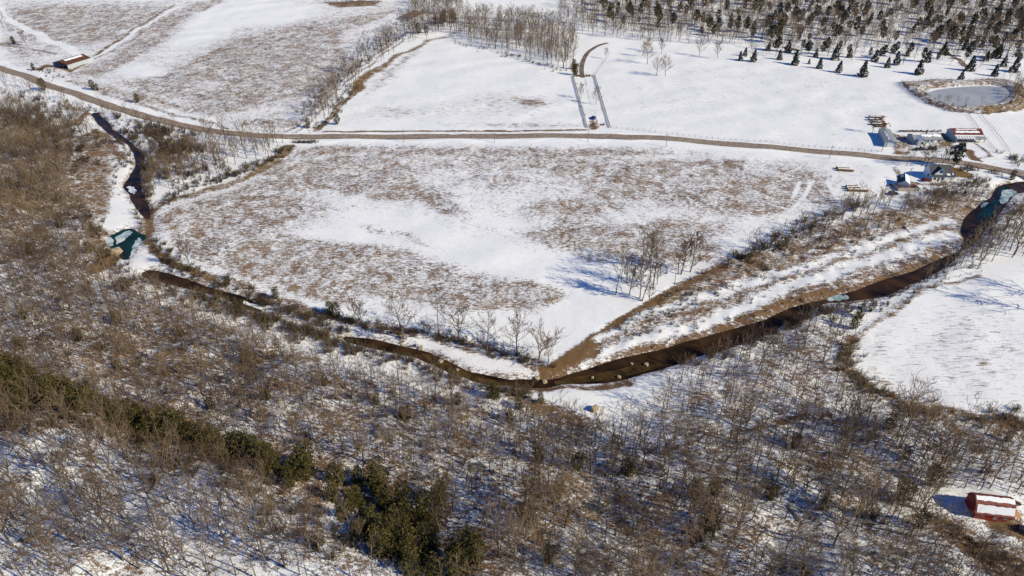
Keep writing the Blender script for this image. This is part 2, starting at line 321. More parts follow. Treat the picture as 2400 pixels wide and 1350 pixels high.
M['brick'] = mat('brown_brick', (.13, .06, .04), .9, scale=3, col2=(.2, .1, .07))
M['pole'] = mat('pole_wood', (.16, .13, .1), .9, scale=1, col2=(.26, .22, .18))

def ground_material():
    m = bpy.data.materials.new('snowy_ground'); m.use_nodes = True; t = m.node_tree; b = t.nodes['Principled BSDF']; L = t.links.new; N = t.nodes.new
    b.inputs['Roughness'].default_value = .75; b.inputs['Specular IOR Level'].default_value = .15
    geo = N('ShaderNodeNewGeometry')
    def A(n):
        a = N('ShaderNodeAttribute'); a.attribute_name = n; return a.outputs['Fac']
    def noise(scale, det, rough=.6, vec=None, dist=0):
        n = N('ShaderNodeTexNoise'); n.inputs['Scale'].default_value = scale; n.inputs['Detail'].default_value = det; n.inputs['Roughness'].default_value = rough; n.inputs['Distortion'].default_value = dist
        L(vec or geo.outputs['Position'], n.inputs['Vector']); return n.outputs[0]
    def mr(x, a, bb, c=0, d=1):
        r = N('ShaderNodeMapRange'); L(x, r.inputs[0])
        for i, v in zip((1, 2, 3, 4), (a, bb, c, d)): r.inputs[i].default_value = v
        return r.outputs[0]
    def op(o, x, y):
        q = N('ShaderNodeMath'); q.operation = o
        for i, v in enumerate((x, y)):
            if isinstance(v, (int, float)): q.inputs[i].default_value = v
            else: L(v, q.inputs[i])
        return q.outputs[0]
    def mixf(f, x, y):
        q = N('ShaderNodeMix'); q.data_type = 'FLOAT'; L(f, q.inputs[0]); L(x, q.inputs[2]); L(y, q.inputs[3]); return q.outputs[0]
    def mixc(f, x, y):
        q = N('ShaderNodeMix'); q.data_type = 'RGBA'
        if isinstance(f, (int, float)): q.inputs[0].default_value = f
        else: L(f, q.inputs[0])
        for i, v in ((6, x), (7, y)):
            if isinstance(v, tuple): q.inputs[i].default_value = (*v, 1)
            else: L(v, q.inputs[i])
        return q.outputs[2]
    def mapped(rot, sc):
        q = N('ShaderNodeMapping'); L(geo.outputs['Position'], q.inputs[0]); q.inputs['Rotation'].default_value = (0, 0, rot); q.inputs['Scale'].default_value = sc; return q.outputs[0]
    fine = mr(op('ADD', op('MULTIPLY', noise(1.0, 4, .75, mapped(.1, (.55, 1.05, 1)), .5), .6), op('MULTIPLY', noise(2.6, 3, .7), .4)), .34, .66)
    rowx = mr(noise(1.0, 4, .7, mapped(0, (.2, 1.7, 1))), .32, .68)
    rowd = mr(noise(1.0, 4, .7, mapped(math.radians(-52), (.22, 1.9, 1))), .32, .68)
    n = mixf(A('rowx'), fine, rowx); n = mixf(A('rowd'), n, rowd)
    mid = op('MULTIPLY', op('SUBTRACT', mr(noise(.09, 5, .75, dist=1.2), .3, .7), .5), .46)
    mid2 = op('MULTIPLY', op('SUBTRACT', mr(noise(.2, 3, .6), .3, .7), .5), .24)
    c = A('cov'); room = op('MULTIPLY', op('SUBTRACT', 1.0, c), 2.2); room = op('MINIMUM', room, 1.0)
    thr = op('ADD', c, op('MULTIPLY', op('ADD', mid, mid2), room))
    d = op('SUBTRACT', n, thr)
    bare = mr(d, -.13, .20)
    hue = mr(noise(.045, 3), .38, .62); hue2 = mr(noise(1.3, 4, .7), .3, .7)
    tan = mixc(hue, (.30, .195, .105), (.19, .115, .06))
    tan = mixc(op('MULTIPLY', hue2, .6), tan, (.10, .058, .03))
    ochre = mixc(hue2, (.24, .15, .045), (.12, .072, .026))
    dirt = mixc(hue2, (.19, .105, .052), (.07, .04, .024))
    col = mixc(A('och'), tan, ochre); col = mixc(A('drt'), col, dirt)
    sn = mixc(mr(noise(.3, 4), .3, .7), (.78, .79, .81), (.84, .845, .86))
    full = mixc(bare, sn, col)
    L(full, b.inputs['Base Color'])
    bp = N('ShaderNodeBump'); bp.inputs['Strength'].default_value = .55; bp.inputs['Distance'].default_value = .35
    hh = op('ADD', op('MULTIPLY', bare, .5), op('MULTIPLY', noise(.9, 4, .6), .5))
    L(hh, bp.inputs['Height']); L(bp.outputs[0], b.inputs['Normal'])
    return m
def water_material(name, c1, c2, sc=.12, rough=.16):
    m = mat(name, c1, rough, scale=sc, col2=c2, spec=.06)
    t = m.node_tree; n = t.nodes.new('ShaderNodeTexNoise'); n.inputs['Scale'].default_value = 1.4; n.inputs['Detail'].default_value = 3
    bp = t.nodes.new('ShaderNodeBump'); bp.inputs['Strength'].default_value = .25; bp.inputs['Distance'].default_value = .06
    g = t.nodes.new('ShaderNodeNewGeometry'); t.links.new(g.outputs['Position'], n.inputs['Vector'])
    t.links.new(n.outputs[0], bp.inputs['Height']); t.links.new(bp.outputs[0], t.nodes['Principled BSDF'].inputs['Normal'])
    return m
M['water'] = water_material('creek_water', (.010, .007, .005), (.055, .028, .011))
M['shallow'] = water_material('shallow_water', (.03, .02, .008), (.085, .05, .016), .3)
M['teal'] = water_material('deep_pool', (.010, .013, .011), (.008, .040, .042), .11)
M['ice'] = mat('pond_ice', (.33, .34, .355), .35, scale=.05, col2=(.42, .43, .44))
M['creekice'] = mat('creek_ice', (.16, .26, .28), .35, scale=.28, col2=(.62, .68, .70))

# ------------------------------------------------------------------ mesh helpers
def mesh_np(name, V, F, m):                              # F: (n,4) or (n,3)
    me = bpy.data.meshes.new(name); n, k = F.shape
    me.vertices.add(len(V)); me.vertices.foreach_set('co', np.ascontiguousarray(V, np.float32).ravel())
    me.loops.add(n * k); me.loops.foreach_set('vertex_index', np.ascontiguousarray(F, np.int32).ravel())
    me.polygons.add(n); me.polygons.foreach_set('loop_start', np.arange(0, n * k, k, dtype=np.int32)); me.polygons.foreach_set('loop_total', np.full(n, k, np.int32))
    me.update(calc_edges=True)
    if m: me.materials.append(m)
    return me
def link(name, me, parent=None):
    o = bpy.data.objects.new(name, me); COL.objects.link(o)
    if parent: o.parent = parent
    return o
def tag(o, label=None, cat=None, group=None, kind=None):
    if label: o['label'] = label
    if cat: o['category'] = cat
    if group: o['group'] = group
    if kind: o['kind'] = kind
    return o
def thing(name, label, cat, loc, rz=0, group=None):
    o = bpy.data.objects.new(name, None); COL.objects.link(o); o.location = loc; o.rotation_euler = (0, 0, rz); o.empty_display_size = .5
    return tag(o, label, cat, group)
class MB:
    def __init__(s): s.v = []; s.f = []
    def add(s, vs, fs):
        b = len(s.v); s.v += [tuple(p) for p in vs]; s.f += [tuple(b + i for i in f) for f in fs]; return s
    def box(s, x0, x1, y0, y1, z0, z1):
        return s.add([(x0,y0,z0),(x1,y0,z0),(x1,y1,z0),(x0,y1,z0),(x0,y0,z1),(x1,y0,z1),(x1,y1,z1),(x0,y1,z1)], [(0,3,2,1),(4,5,6,7),(0,1,5,4),(1,2,6,5),(2,3,7,6),(3,0,4,7)])
    def prism(s, prof, ax, a0, a1):                     # prof in (other axis, z); ax 'x' or 'y' is the extrusion
        n = len(prof); mk = (lambda a, p: (a, p[0], p[1])) if ax == 'x' else (lambda a, p: (p[0], a, p[1]))
        vs = [mk(a0, p) for p in prof] + [mk(a1, p) for p in prof]
        return s.add(vs, [tuple(range(n)), tuple(range(2 * n - 1, n - 1, -1))] + [(i, i + n, (i + 1) % n + n, (i + 1) % n) for i in range(n)])
    def tube(s, p0, p1, r0, r1=None, n=8):
        r1 = r0 if r1 is None else r1; p0, p1 = Vector(p0), Vector(p1); d = (p1 - p0).normalized()
        a = d.orthogonal().normalized(); b = d.cross(a); vs = []
        for p, r in ((p0, r0), (p1, r1)):
            vs += [p + (a * math.cos(2 * PI * i / n) + b * math.sin(2 * PI * i / n)) * r for i in range(n)]
        return s.add(vs, [(i, (i + 1) % n, (i + 1) % n + n, i + n) for i in range(n)] + [tuple(range(n - 1, -1, -1)), tuple(range(n, 2 * n))])
    def build(s, name, m, parent=None, bevel=0):
        me = bpy.data.meshes.new(name); me.from_pydata(s.v, [], s.f); bm = bmesh.new(); bm.from_mesh(me); bmesh.ops.recalc_face_normals(bm, faces=bm.faces)
        if bevel: bmesh.ops.bevel(bm, geom=list(bm.edges), offset=bevel, segments=2, affect='EDGES', clamp_overlap=True)
        bm.to_mesh(me); bm.free(); me.materials.append(m); return link(name, me, parent)
def copy_tree(o, loc=None, rz=None, sc=None, parent=None):
    c = o.copy(); COL.objects.link(c)
    if parent: c.parent = parent
    if loc is not None: c.location = loc
    if rz is not None: c.rotation_euler = (0, 0, rz)
    if sc is not None: c.scale = sc if isinstance(sc, tuple) else (sc, sc, sc)
    for ch in list(o.children): copy_tree(ch, parent=c)
    return c

# ------------------------------------------------------------------ ground, water, road
idx = np.arange(NX * NY).reshape(NY, NX)
F = np.stack([idx[:-1, :-1], idx[:-1, 1:], idx[1:, 1:], idx[1:, :-1]], -1).reshape(-1, 4)
gme = mesh_np('ground', np.stack([GX, GY, HT], -1).reshape(-1, 3), F, ground_material())
for nm, a in (('cov', cov), ('och', och), ('drt', drt), ('rowx', rwx), ('rowd', rwd)):
    gme.attributes.new(nm, 'FLOAT', 'POINT').data.foreach_set('value', np.ascontiguousarray(a, np.float32).ravel())
gme.polygons.foreach_set('use_smooth', np.ones(len(F), bool))
tag(link('ground', gme), kind='structure')
def sheet(name, poly, z, m, kind='structure', grow=0, th=0):
    P = pts(poly, z); bm = bmesh.new()
    for _ in range(1 if name == 'creek_ice' else 2): P = np.stack([.75 * P + .25 * np.roll(P, -1, 0), .25 * P + .75 * np.roll(P, -1, 0)], 1).reshape(-1, 2)
    if name == 'creek_ice':
        gg = np.random.default_rng(int(abs(P[0, 0]) * 7)); P = np.stack([P, (P + np.roll(P, -1, 0)) / 2], 1).reshape(-1, 2); P = P + gg.normal(0, .32, P.shape)
    if grow:
        c = P.mean(0); n = len(P); Q = []
        area = .5 * sum(P[i][0] * P[(i + 1) % n][1] - P[(i + 1) % n][0] * P[i][1] for i in range(n)); sg = 1 if area > 0 else -1
        for i in range(n):
            e = P[(i + 1) % n] - P[i - 1]; nn = np.array((e[1], -e[0])) * sg; nn /= np.linalg.norm(nn) + 1e-9; Q.append(P[i] + nn * grow)
        P = np.array(Q)
    f = bm.faces.new([bm.verts.new((x, y, z)) for x, y in P])
    if f.normal.z < 0 or True: bm.normal_update()
    if f.normal.z < 0: f.normal_flip()
    if th:
        r = bmesh.ops.extrude_face_region(bm, geom=[f]); bmesh.ops.translate(bm, verts=[v for v in r['geom'] if isinstance(v, bmesh.types.BMVert)], vec=(0, 0, th)); bmesh.ops.recalc_face_normals(bm, faces=bm.faces)
    bmesh.ops.triangulate(bm, faces=list(bm.faces))
    me = bpy.data.meshes.new(name); bm.to_mesh(me); bm.free(); me.materials.append(m)
    return tag(link(name, me), kind=kind)
sheet('creek_water', W_UP, WZ, M['water'], grow=2.2)
sheet('pool_water', W_PO, WZ + .01, M['teal'], grow=1.2)
sheet('creek_water', W_MI, WZ, M['water'], grow=2.0)
sheet('pond_ice', P_ICE, .5, M['ice'], grow=2.5)
sheet('pool_water', [(2300,497),(2330,470),(2345,440),(2352,432),(2372,440),(2352,470),(2335,500),(2310,520),(2280,512)], WZ + .02, M['teal'])
sheet('shallow_water', [(980,826),(1015,834),(1050,850),(1085,868),(1120,885),(1200,897),(1190,905),(1110,893),(1055,872),(1015,852)], WZ + .015, M['shallow'])
sheet('shallow_water', [(1300,892),(1360,882),(1440,868),(1540,845),(1560,856),(1480,880),(1400,893),(1300,902)], WZ + .015, M['shallow'])
ICE = [[(2348,445),(2378,444),(2382,452),(2366,462),(2352,482),(2344,474),(2346,458)], [(2296,482),(2312,472),(2318,478),(2304,488)], [(1938,697),(1960,692),(1985,690),(1990,700),(1965,706),(1940,706)],
       [(268,556),(300,538),(312,543),(300,556),(288,566),(272,572)], [(318,560),(332,556),(330,575),(318,592),(308,606),(302,604),(312,580)], [(240,562),(258,553),(268,566),(262,580),(248,572)], [(325,500),(340,515),(332,520)]]
for p in ICE: sheet('creek_ice', p, WZ + .03, M['creekice'], th=.04)
for p in ([(298,436),(312,436),(322,446),(316,456),(302,450)], [(336,376),(350,372),(352,392),(340,396)], [(560,705),(600,712),(640,735),(610,728)], [(690,760),(730,770),(770,790),(730,786)]): sheet('creek_ice', p, WZ + .06, M['snow'], th=.1)
sheet('snow_edge', [(2160,213),(2190,206),(2260,200),(2325,197),(2350,202),(2345,204),(2300,201),(2250,204),(2200,209),(2175,217)], .515, M['snow'], th=.02)
def ribbon(name, line, hw, dz, m, parts=6):
    P = pts(line); Q = []
    for i in range(len(P) - 1):                          # smooth resampling
        p0, p1, p2, p3 = P[max(i - 1, 0)], P[i], P[i + 1], P[min(i + 2, len(P) - 1)]
        for k in range(parts):
            t = k / parts; Q.append(.5 * ((2 * p1) + (p2 - p0) * t + (2 * p0 - 5 * p1 + 4 * p2 - p3) * t * t + (3 * p1 - p0 - 3 * p2 + p3) * t ** 3))
    Q.append(P[-1]); Q = np.array(Q); T = np.gradient(Q, axis=0); T /= np.linalg.norm(T, axis=1)[:, None]; Nn = np.stack([T[:, 1], -T[:, 0]], 1)
    V = []; offs = (-1, -.5, 0, .5, 1); rows = []
    for o in offs:
        R = Q + Nn * (hw * o); rows.append(R)
    zc = np.max([gz(R[:, 0], R[:, 1]) for R in rows], axis=0)
    V = np.concatenate([np.column_stack([R, zc + dz + .03 * (1 - abs(o))]) for R, o in zip(rows, offs)]); n = len(Q)
    Ff = []
    for a in range(len(offs) - 1):
        for i in range(n - 1): Ff.append((a * n + i, (a + 1) * n + i, (a + 1) * n + i + 1, a * n + i + 1))
    return tag(link(name, mesh_np(name, V, np.array(Ff)[:, ::-1], m)), kind='structure')
ROAD = [(-120,118),(0,160),(60,178),(100,196),(180,222),(250,246),(300,262),(380,284),(450,300),(520,311),(600,318),(700,321),(950,321),(1200,319),(1380,319),(1500,323),(1600,329),(1700,337),(1800,345),(1900,354),(2000,363),(2100,371),(2200,377),(2260,384),(2320,394),(2400,411),(2520,440)]
RP = pts(ROAD)
mroad = strokemask(ROAD, 5, 1, False); notree = np.maximum(notree, mroad)
ribbon('road', ROAD, 3.3, .10, M['road'])
for o in (-1.35, 1.35):
    # darker wheel lines, laid as sheets
    Pp = pts(ROAD)
    T = np.gradient(Pp, axis=0); T /= np.linalg.norm(T, axis=1)[:, None]
    Q = Pp + np.stack([T[:, 1], -T[:, 0]], 1) * o
    uu, vv = proj(Q[:, 0], Q[:, 1], hb(Q[:, 0], Q[:, 1]))
    ribbon('wheel_line', list(zip(uu, vv)), .55, .135, M['track'])
ribbon('driveway', [(1366,182),(1363,165),(1365,148),(1372,132),(1384,118),(1402,108),(1424,101)], 1.6, .08, M['track'])


# ------------------------------------------------------------------ buildings
def roof_slab(mb, prof, th, ax, a0, a1):                # prof: polyline in (other axis, z); thickened upward
    n = len(prof); up = [(p[0], p[1] + th) for p in prof]
    return mb.prism(list(prof) + up[::-1], ax, a0, a1)
def strip_on(mb, p0, p1, s0, s1, ax, a0, a1, th=.08, lift=.13, jag=0, rng=None):
    # snow lying on the roof plane p0->p1 (other axis, z) between fractions s0..s1, over a0..a1, with ragged edges
    n = 14 if jag else 1; rng = rng or random.Random(1); e0, e1 = [], []
    for i in range(n + 1):
        e0.append(s0 + rng.uniform(0, jag)); e1.append(s1 - rng.uniform(0, jag))
    def pt(s, a, z): 
        o = p0[0] + (p1[0] - p0[0]) * s; h = p0[1] + (p1[1] - p0[1]) * s + lift + z
        return (a, o, h) if ax == 'x' else (o, a, h)
    vs = []
    for i in range(n + 1):
        a = a0 + (a1 - a0) * i / n
        vs += [pt(e0[i], a, 0), pt(e1[i], a, 0), pt(e1[i], a, th), pt(e0[i], a, th)]
    fs = [(0, 1, 2, 3), (4 * n + 3, 4 * n + 2, 4 * n + 1, 4 * n)]
    for i in range(n):
        b = 4 * i; c = b + 4
        for k in range(4): fs.append((b + k, c + k, c + (k + 1) % 4, b + (k + 1) % 4))
    return mb.add(vs, fs)
def clear_tree(A, B, d, pad=3):
    global notree
def nt_disc(x, y, r):
    global notree
    P = np.array([(x, y)]); s = win(P, r + 1)
    notree[s] = np.maximum(notree[s], np.hypot(GX[s] - x, GY[s] - y) < r)
def opening(root, name, m, x0, x1, z0, z1, y=-.03, d=.06, face='front', w=0, frame=None):
    mb = MB()
    if face == 'front': mb.box(x0, x1, y, y + d, z0, z1)
    elif face == 'left': mb.box(-.03, .03, x0, x1, z0, z1)
    elif face == 'right': mb.box(w - .03, w + .03, x0, x1, z0, z1)
    o = mb.build(name, m, root)
    if frame:
        f = MB(); t = .08
        if face == 'front':
            for q in ((x0 - t, x0, z0 - t, z1 + t), (x1, x1 + t, z0 - t, z1 + t), (x0, x1, z1, z1 + t), (x0, x1, z0 - t, z0)): f.box(q[0], q[1], y - .03, y + .05, q[2], q[3])
        else:
            xa = -.05 if face == 'left' else w - .03
            for q in ((x0 - t, x0, z0 - t, z1 + t), (x1, x1 + t, z0 - t, z1 + t), (x0, x1, z1, z1 + t), (x0, x1, z0 - t, z0)): f.box(xa, xa + .08, q[0], q[1], q[2], q[3])
        f.build('frame', frame, o)
    return o
R_ = math.radians
# 1 red gambrel barn in the wood
x, y, z = P3(2278, 1219); z -= .2; nt_disc(x + 5, y + 3, 7); nt_disc(x - 3, y + 3, 5); nt_disc(x + 13, y + 2, 5)
t = thing('red_barn', 'red gambrel roofed barn with snow on its roof in the woods clearing', 'barn', (x, y, z), R_(-9))
LW, DW = 8.1, 5.4
prof = [(0, 0), (DW, 0), (DW, 2.6), (DW - 1.1, 4.5), (DW / 2, 5.5), (1.1, 4.5), (0, 2.6)]
MB().prism(prof, 'x', 0, LW).build('wall', M['redwall'], t)
rf = MB(); roof_slab(rf, [(-.35, 2.15), (0, 2.6), (1.1, 4.5), (DW / 2, 5.5), (DW - 1.1, 4.5), (DW, 2.6), (DW + .35, 2.15)], .12, 'x', -.4, LW + .4)
rf = rf.build('roof', M['barnroof'], t)
sn = MB(); strip_on(sn, (0, 2.6), (1.1, 4.5), -.12, .86, 'x', 0, LW + .3, jag=.1, rng=random.Random(4)); strip_on(sn, (1.1, 4.5), (DW / 2, 5.5), .28, 1.0, 'x', -.2, LW + .3, jag=.12, rng=random.Random(5))
sn.build('roof_snow', M['snow'], rf)
for wx, wz in ((1.5, 1.6), (4.6, 1.8), (4.3, .9), (6.6, 1.2)): opening(t, 'window', M['glass'], wx, wx + .5, wz, wz + .45, frame=M['white'])
opening(t, 'door', M['plank'], 7.4, 8.4, 0, .9); opening(t, 'hayloft_door', M['redroof'], 2.2, 3.4, 2.6, 4.0, face='left')
ra = MB()
for i in range(9): ra.add([(LW + .3, .3 + i * .55, 2.35), (LW + .3, .8 + i * .55, 2.35), (LW + 2.6, .8 + i * .55, 1.5), (LW + 2.6, .3 + i * .55, 1.5), (LW + .3, .3 + i * .55, 2.42), (LW + .3, .8 + i * .55, 2.42), (LW + 2.6, .8 + i * .55, 1.57), (LW + 2.6, .3 + i * .55, 1.57)], [(0, 3, 2, 1), (4, 5, 6, 7), (0, 1, 5, 4), (1, 2, 6, 5), (2, 3, 7, 6), (3, 0, 4, 7)])
ra.build('lean_to_roof', M['plank'], t)
for yy in (.5, 4.9): MB().box(LW + 2.35, LW + 2.5, yy - .08, yy + .08, 0, 1.5).build('post', M['wood'], t)
# 2 long gray metal barn by the yard
x, y, z = P3(2072, 345)
t = thing('metal_barn', 'long grey metal barn with a strip of snow on its low roof', 'barn', (x, y, z), R_(-14))
MB().prism([(0, 0), (5.6, 0), (5.6, 3.1), (2.8, 3.8), (0, 3.1)], 'y', 0, 19).build('wall', M['grayw'], t)
rf = MB(); roof_slab(rf, [(-.3, 3.02), (2.8, 3.8), (5.9, 3.02)], .1, 'y', -.3, 19.3); rf = rf.build('roof', M['gray'], t)
sn = MB(); strip_on(sn, (0, 3.1), (2.8, 3.8), .45, 1.0, 'y', 1.5, 14, jag=.3, lift=.11, rng=random.Random(8)); sn.build('roof_snow', M['snow'], rf)
opening(t, 'door', M['white'], 1.2, 4.2, 0, 2.7); MB().box(-.05, .1, -.05, .1, 0, 3.1).build('corner_trim', M['white'], t); MB().box(5.5, 5.65, -.05, .1, 0, 3.1).build('corner_trim', M['white'], t)
# 3 gray ranch house with front wing
x, y, z = P3(2140, 337)
t = thing('ranch_house', 'low grey ranch house with front gable between the metal barn and red shed', 'house', (x, y, z), R_(1))
MB().prism([(0, 0), (7.5, 0), (7.5, 2.6), (3.75, 4.2), (0, 2.6)], 'x', 0, 15).build('wall', M['grayw'], t)
rf = MB(); roof_slab(rf, [(-.4, 2.43), (3.75, 4.2), (7.9, 2.43)], .1, 'x', -.4, 15.4); rf = rf.build('roof', M['gray'], t)
sn = MB(); strip_on(sn, (0, 2.6), (3.75, 4.2), .3, .95, 'x', 4.5, 14.8, jag=.25, lift=.11, rng=random.Random(11)); strip_on(sn, (0, 2.6), (3.75, 4.2), .75, 1, 'x', 0, 4.2, jag=.1, lift=.11); sn.build('roof_snow', M['snow'], rf)
MB().prism([(.8, 0), (5.4, 0), (5.4, 2.6), (3.1, 3.9), (.8, 2.6)], 'y', -2.6, 1.5).build('front_wing', M['grayw'], t)
rw = MB(); roof_slab(rw, [(.45, 2.4), (3.1, 3.9), (5.75, 2.4)], .1, 'y', -2.95, 2.6); rw = rw.build('wing_roof', M['gray'], t)
sn = MB(); strip_on(sn, (.8, 2.6), (3.1, 3.9), 0, .95, 'y', -2.6, 2.2, jag=.12, lift=.11); strip_on(sn, (5.4, 2.6), (3.1, 3.9), .35, .95, 'y', -2.6, .6, jag=.12, lift=.11); sn.build('roof_snow', M['snow'], rw)
for wx in (7, 9, 13): opening(t, 'window', M['glass'], wx, wx + 1.1, .9, 2.0, frame=M['white'])
opening(t, 'window', M['glass'], 2.4, 3.8, .9, 2.0, y=-2.63, frame=M['white']); opening(t, 'door', M['white'], 11.2, 12.1, 0, 2.0)
MB().box(8, 8.6, 4.4, 5, 3.4, 4.9).build('chimney', M['brick'], rf)
# 4 open red-roofed equipment shed
x, y, z = P3(2240, 335)
t = thing('equipment_shed', 'open fronted equipment shed with snowy dark red roof beside the pond lane', 'shed', (x, y, z), R_(-2))
MB().prism([(3.6, 0), (3.75, 0), (11.5, 0), (11.5, 3.4), (7.6, 5.4), (3.6, 3.4)], 'x', 0, .2).prism([(3.6, 0), (11.5, 0), (11.5, 3.4), (7.6, 5.4), (3.6, 3.4)], 'x', 14.8, 15).box(.2, 14.8, 11.3, 11.5, 0, 3.4).prism([(0, 0), (3.6, 0), (3.6, 3.3), (0, 2.4)], 'x', 0, .2).build('wall', M['grayw'], t)
rf = MB(); roof_slab(rf, [(3.3, 3.28), (7.6, 5.4), (11.9, 3.2)], .1, 'x', -.4, 15.4); rf = rf.build('roof', M['redroof'], t)
sn = MB(); strip_on(sn, (3.6, 3.4), (7.6, 5.4), .22, .58, 'x', 1.0, 13.6, jag=.08, lift=.11, rng=random.Random(3)); strip_on(sn, (3.6, 3.4), (7.6, 5.4), .7, .92, 'x', 1.6, 12.6, jag=.08, lift=.11, rng=random.Random(6)); sn.build('roof_snow', M['snow'], rf)
lr = MB(); roof_slab(lr, [(-.4, 2.3), (3.6, 3.25)], .1, 'x', -.4, 15.4); lr = lr.build('lean_to_roof', M['gray'], t)
sn = MB(); strip_on(sn, (0, 2.4), (3.6, 3.25), .62, 1, 'x', 0, 15, jag=.1, lift=.1)
for i in range(7): strip_on(sn, (0, 2.4), (3.6, 3.25), .02, .6, 'x', .4 + i * 1.4, 1.2 + i * 1.4, lift=.1)
sn.build('roof_snow', M['snow'], lr)
for i in range(6): MB().box(.1 + i * 2.9, .3 + i * 2.9, .1, .3, 0, 2.35).build('post', M['wood'], t)
# 5 white farmhouse with dark cross gables
x, y, z = P3(2181, 424); nt_disc(x + 4, y + 4, 9)
t = thing('farmhouse', 'white farmhouse with dark shingled cross gable roof below the road', 'house', (x, y, z), R_(-3))
MB().prism([(2, 0), (8.5, 0), (8.5, 3.6), (5.25, 6.3), (2, 3.6)], 'x', 0, 9.6).build('wall', M['white'], t)
rf = MB(); roof_slab(rf, [(1.6, 3.3), (5.25, 6.3), (8.9, 3.3)], .12, 'x', -.4, 10); rf = rf.build('roof', M['dark'], t)
MB().prism([(1.2, 2.7), (6.6, 2.7), (6.6, 3.5), (3.9, 5.9), (1.2, 3.5)], 'y', .9, 4.5).build('front_gable', M['white'], t)
rg = MB(); roof_slab(rg, [(.8, 3.15), (3.9, 5.9), (7.0, 3.15)], .12, 'y', .5, 5.2); rg = rg.build('gable_roof', M['dark'], t)
sn = MB(); strip_on(sn, (1.2, 3.5), (3.9, 5.9), .0, 1.0, 'y', .5, .95, lift=.14); strip_on(sn, (6.6, 3.5), (3.9, 5.9), .0, 1.0, 'y', .5, .95, lift=.14); strip_on(sn, (6.6, 3.5), (3.9, 5.9), .0, .35, 'y', .9, 3.2, lift=.14, jag=.1); sn.build('roof_snow', M['snow'], rg)
MB().box(.3, 6.4, -.2, 2.0, 0, 2.5).build('front_room', M['white'], t)
rp = MB(); roof_slab(rp, [(-.5, 2.45), (2.1, 3.3)], .12, 'x', 0, 6.7); rp.build('porch_roof', M['dark'], t)
MB().box(6.4, 11.2, .4, 5, 0, 2.6).build('side_wing', M['white'], t)
rp = MB(); roof_slab(rp, [(0, 2.45), (2.7, 3.6), (5.4, 2.45)], .12, 'x', 6.75, 11.5); rp = rp.build('wing_roof', M['dark'], t)
sn = MB(); strip_on(sn, (0, 2.6), (2.7, 3.6), .1, .9, 'x', 6.9, 8.6, jag=.15, lift=.12); strip_on(sn, (0, 2.6), (2.7, 3.6), .3, .9, 'x', 9.6, 10.3, jag=.1, lift=.12); sn.build('roof_snow', M['snow'], rp)
for wx in (1.1, 4.6): opening(t, 'window', M['glass'], wx, wx + .8, .9, 2.0, y=-.24, frame=M['dark'])
opening(t, 'door', M['dark'], 2.8, 3.7, 0, 2.0, y=-.24); opening(t, 'window', M['glass'], 3.5, 4.3, 3.9, 4.9, y=.87, frame=M['dark'])
opening(t, 'window', M['glass'], 3, 4, 1, 2.2, face='left', frame=M['dark'])
# 6 outbuilding with left roof slope coloured dark for shade, and the low ruined block before it
x, y, z = P3(2101, 441); nt_disc(x + 3, y + 4, 7)
t = thing('outbuilding', 'white outbuilding with left roof slope coloured dark for shade, left of the farmhouse', 'shed', (x, y, z), R_(-24))
MB().prism([(0, 0), (5, 0), (5, 2.8), (2.5, 4.4), (0, 2.8)], 'y', 0, 8.5).build('wall', M['white'], t)
r1 = MB(); roof_slab(r1, [(-.35, 2.58), (2.5, 4.4)], .1, 'y', -.3, 8.8); r1 = r1.build('roof', M['dark'], t)  # left slope: its shade is put into the colour, borrowing the dark shingle
r2 = MB(); roof_slab(r2, [(2.502, 4.4), (5.35, 2.58)], .1, 'y', -.3, 8.8); r2 = r2.build('roof', M['gray'], t)
sn = MB(); strip_on(sn, (5, 2.8), (2.5, 4.4), .02, .95, 'y', -.2, 8.6, jag=.04, lift=.11); sn.build('roof_snow', M['snow'], r2)
sn = MB(); strip_on(sn, (0, 2.8), (2.5, 4.4), .35, .8, 'y', 5, 7.8, jag=.08, lift=.11); sn.build('roof_snow', M['snow'], r1)
opening(t, 'door', M['shade'], 3.0, 4.2, 0, 2.1, face='left')
x, y, z = P3(2104, 448); nt_disc(x + 5, y + 2, 5)
t = thing('cattle_pen', 'low concrete walled pen with rusty roof panels beside the white outbuilding', 'pen', (x, y, z), R_(-1))
w_ = MB(); w_.box(0, 9.8, 0, .25, 0, 1.7); w_.box(0, .25, .25, 4.4, 0, 1.7); w_.box(9.55, 9.8, .25, 4.4, 0, 1.7); w_.box(.25, 9.55, 4.15, 4.4, 0, 2.1); w_.box(2.6, 2.8, .25, 4.15, 0, 1.7); w_.box(5, 5.2, .25, 4.15, 0, 1.7); w_.build('wall', M['concrete'], t)
MB().box(.3, 2.5, .3, 4.1, 1.72, 1.8).build('roof_panel', M['rust'], t); MB().box(3.0, 4.9, .3, 4.1, 1.72, 1.8).build('roof_panel', M['rust'], t); MB().box(5.4, 9.4, 2.2, 4.1, 1.72, 1.8).build('roof_panel', M['redroof'], t)
MB().box(5.6, 9.2, .8, 2.1, 0, .5).build('drifted_snow', M['snow'], t)
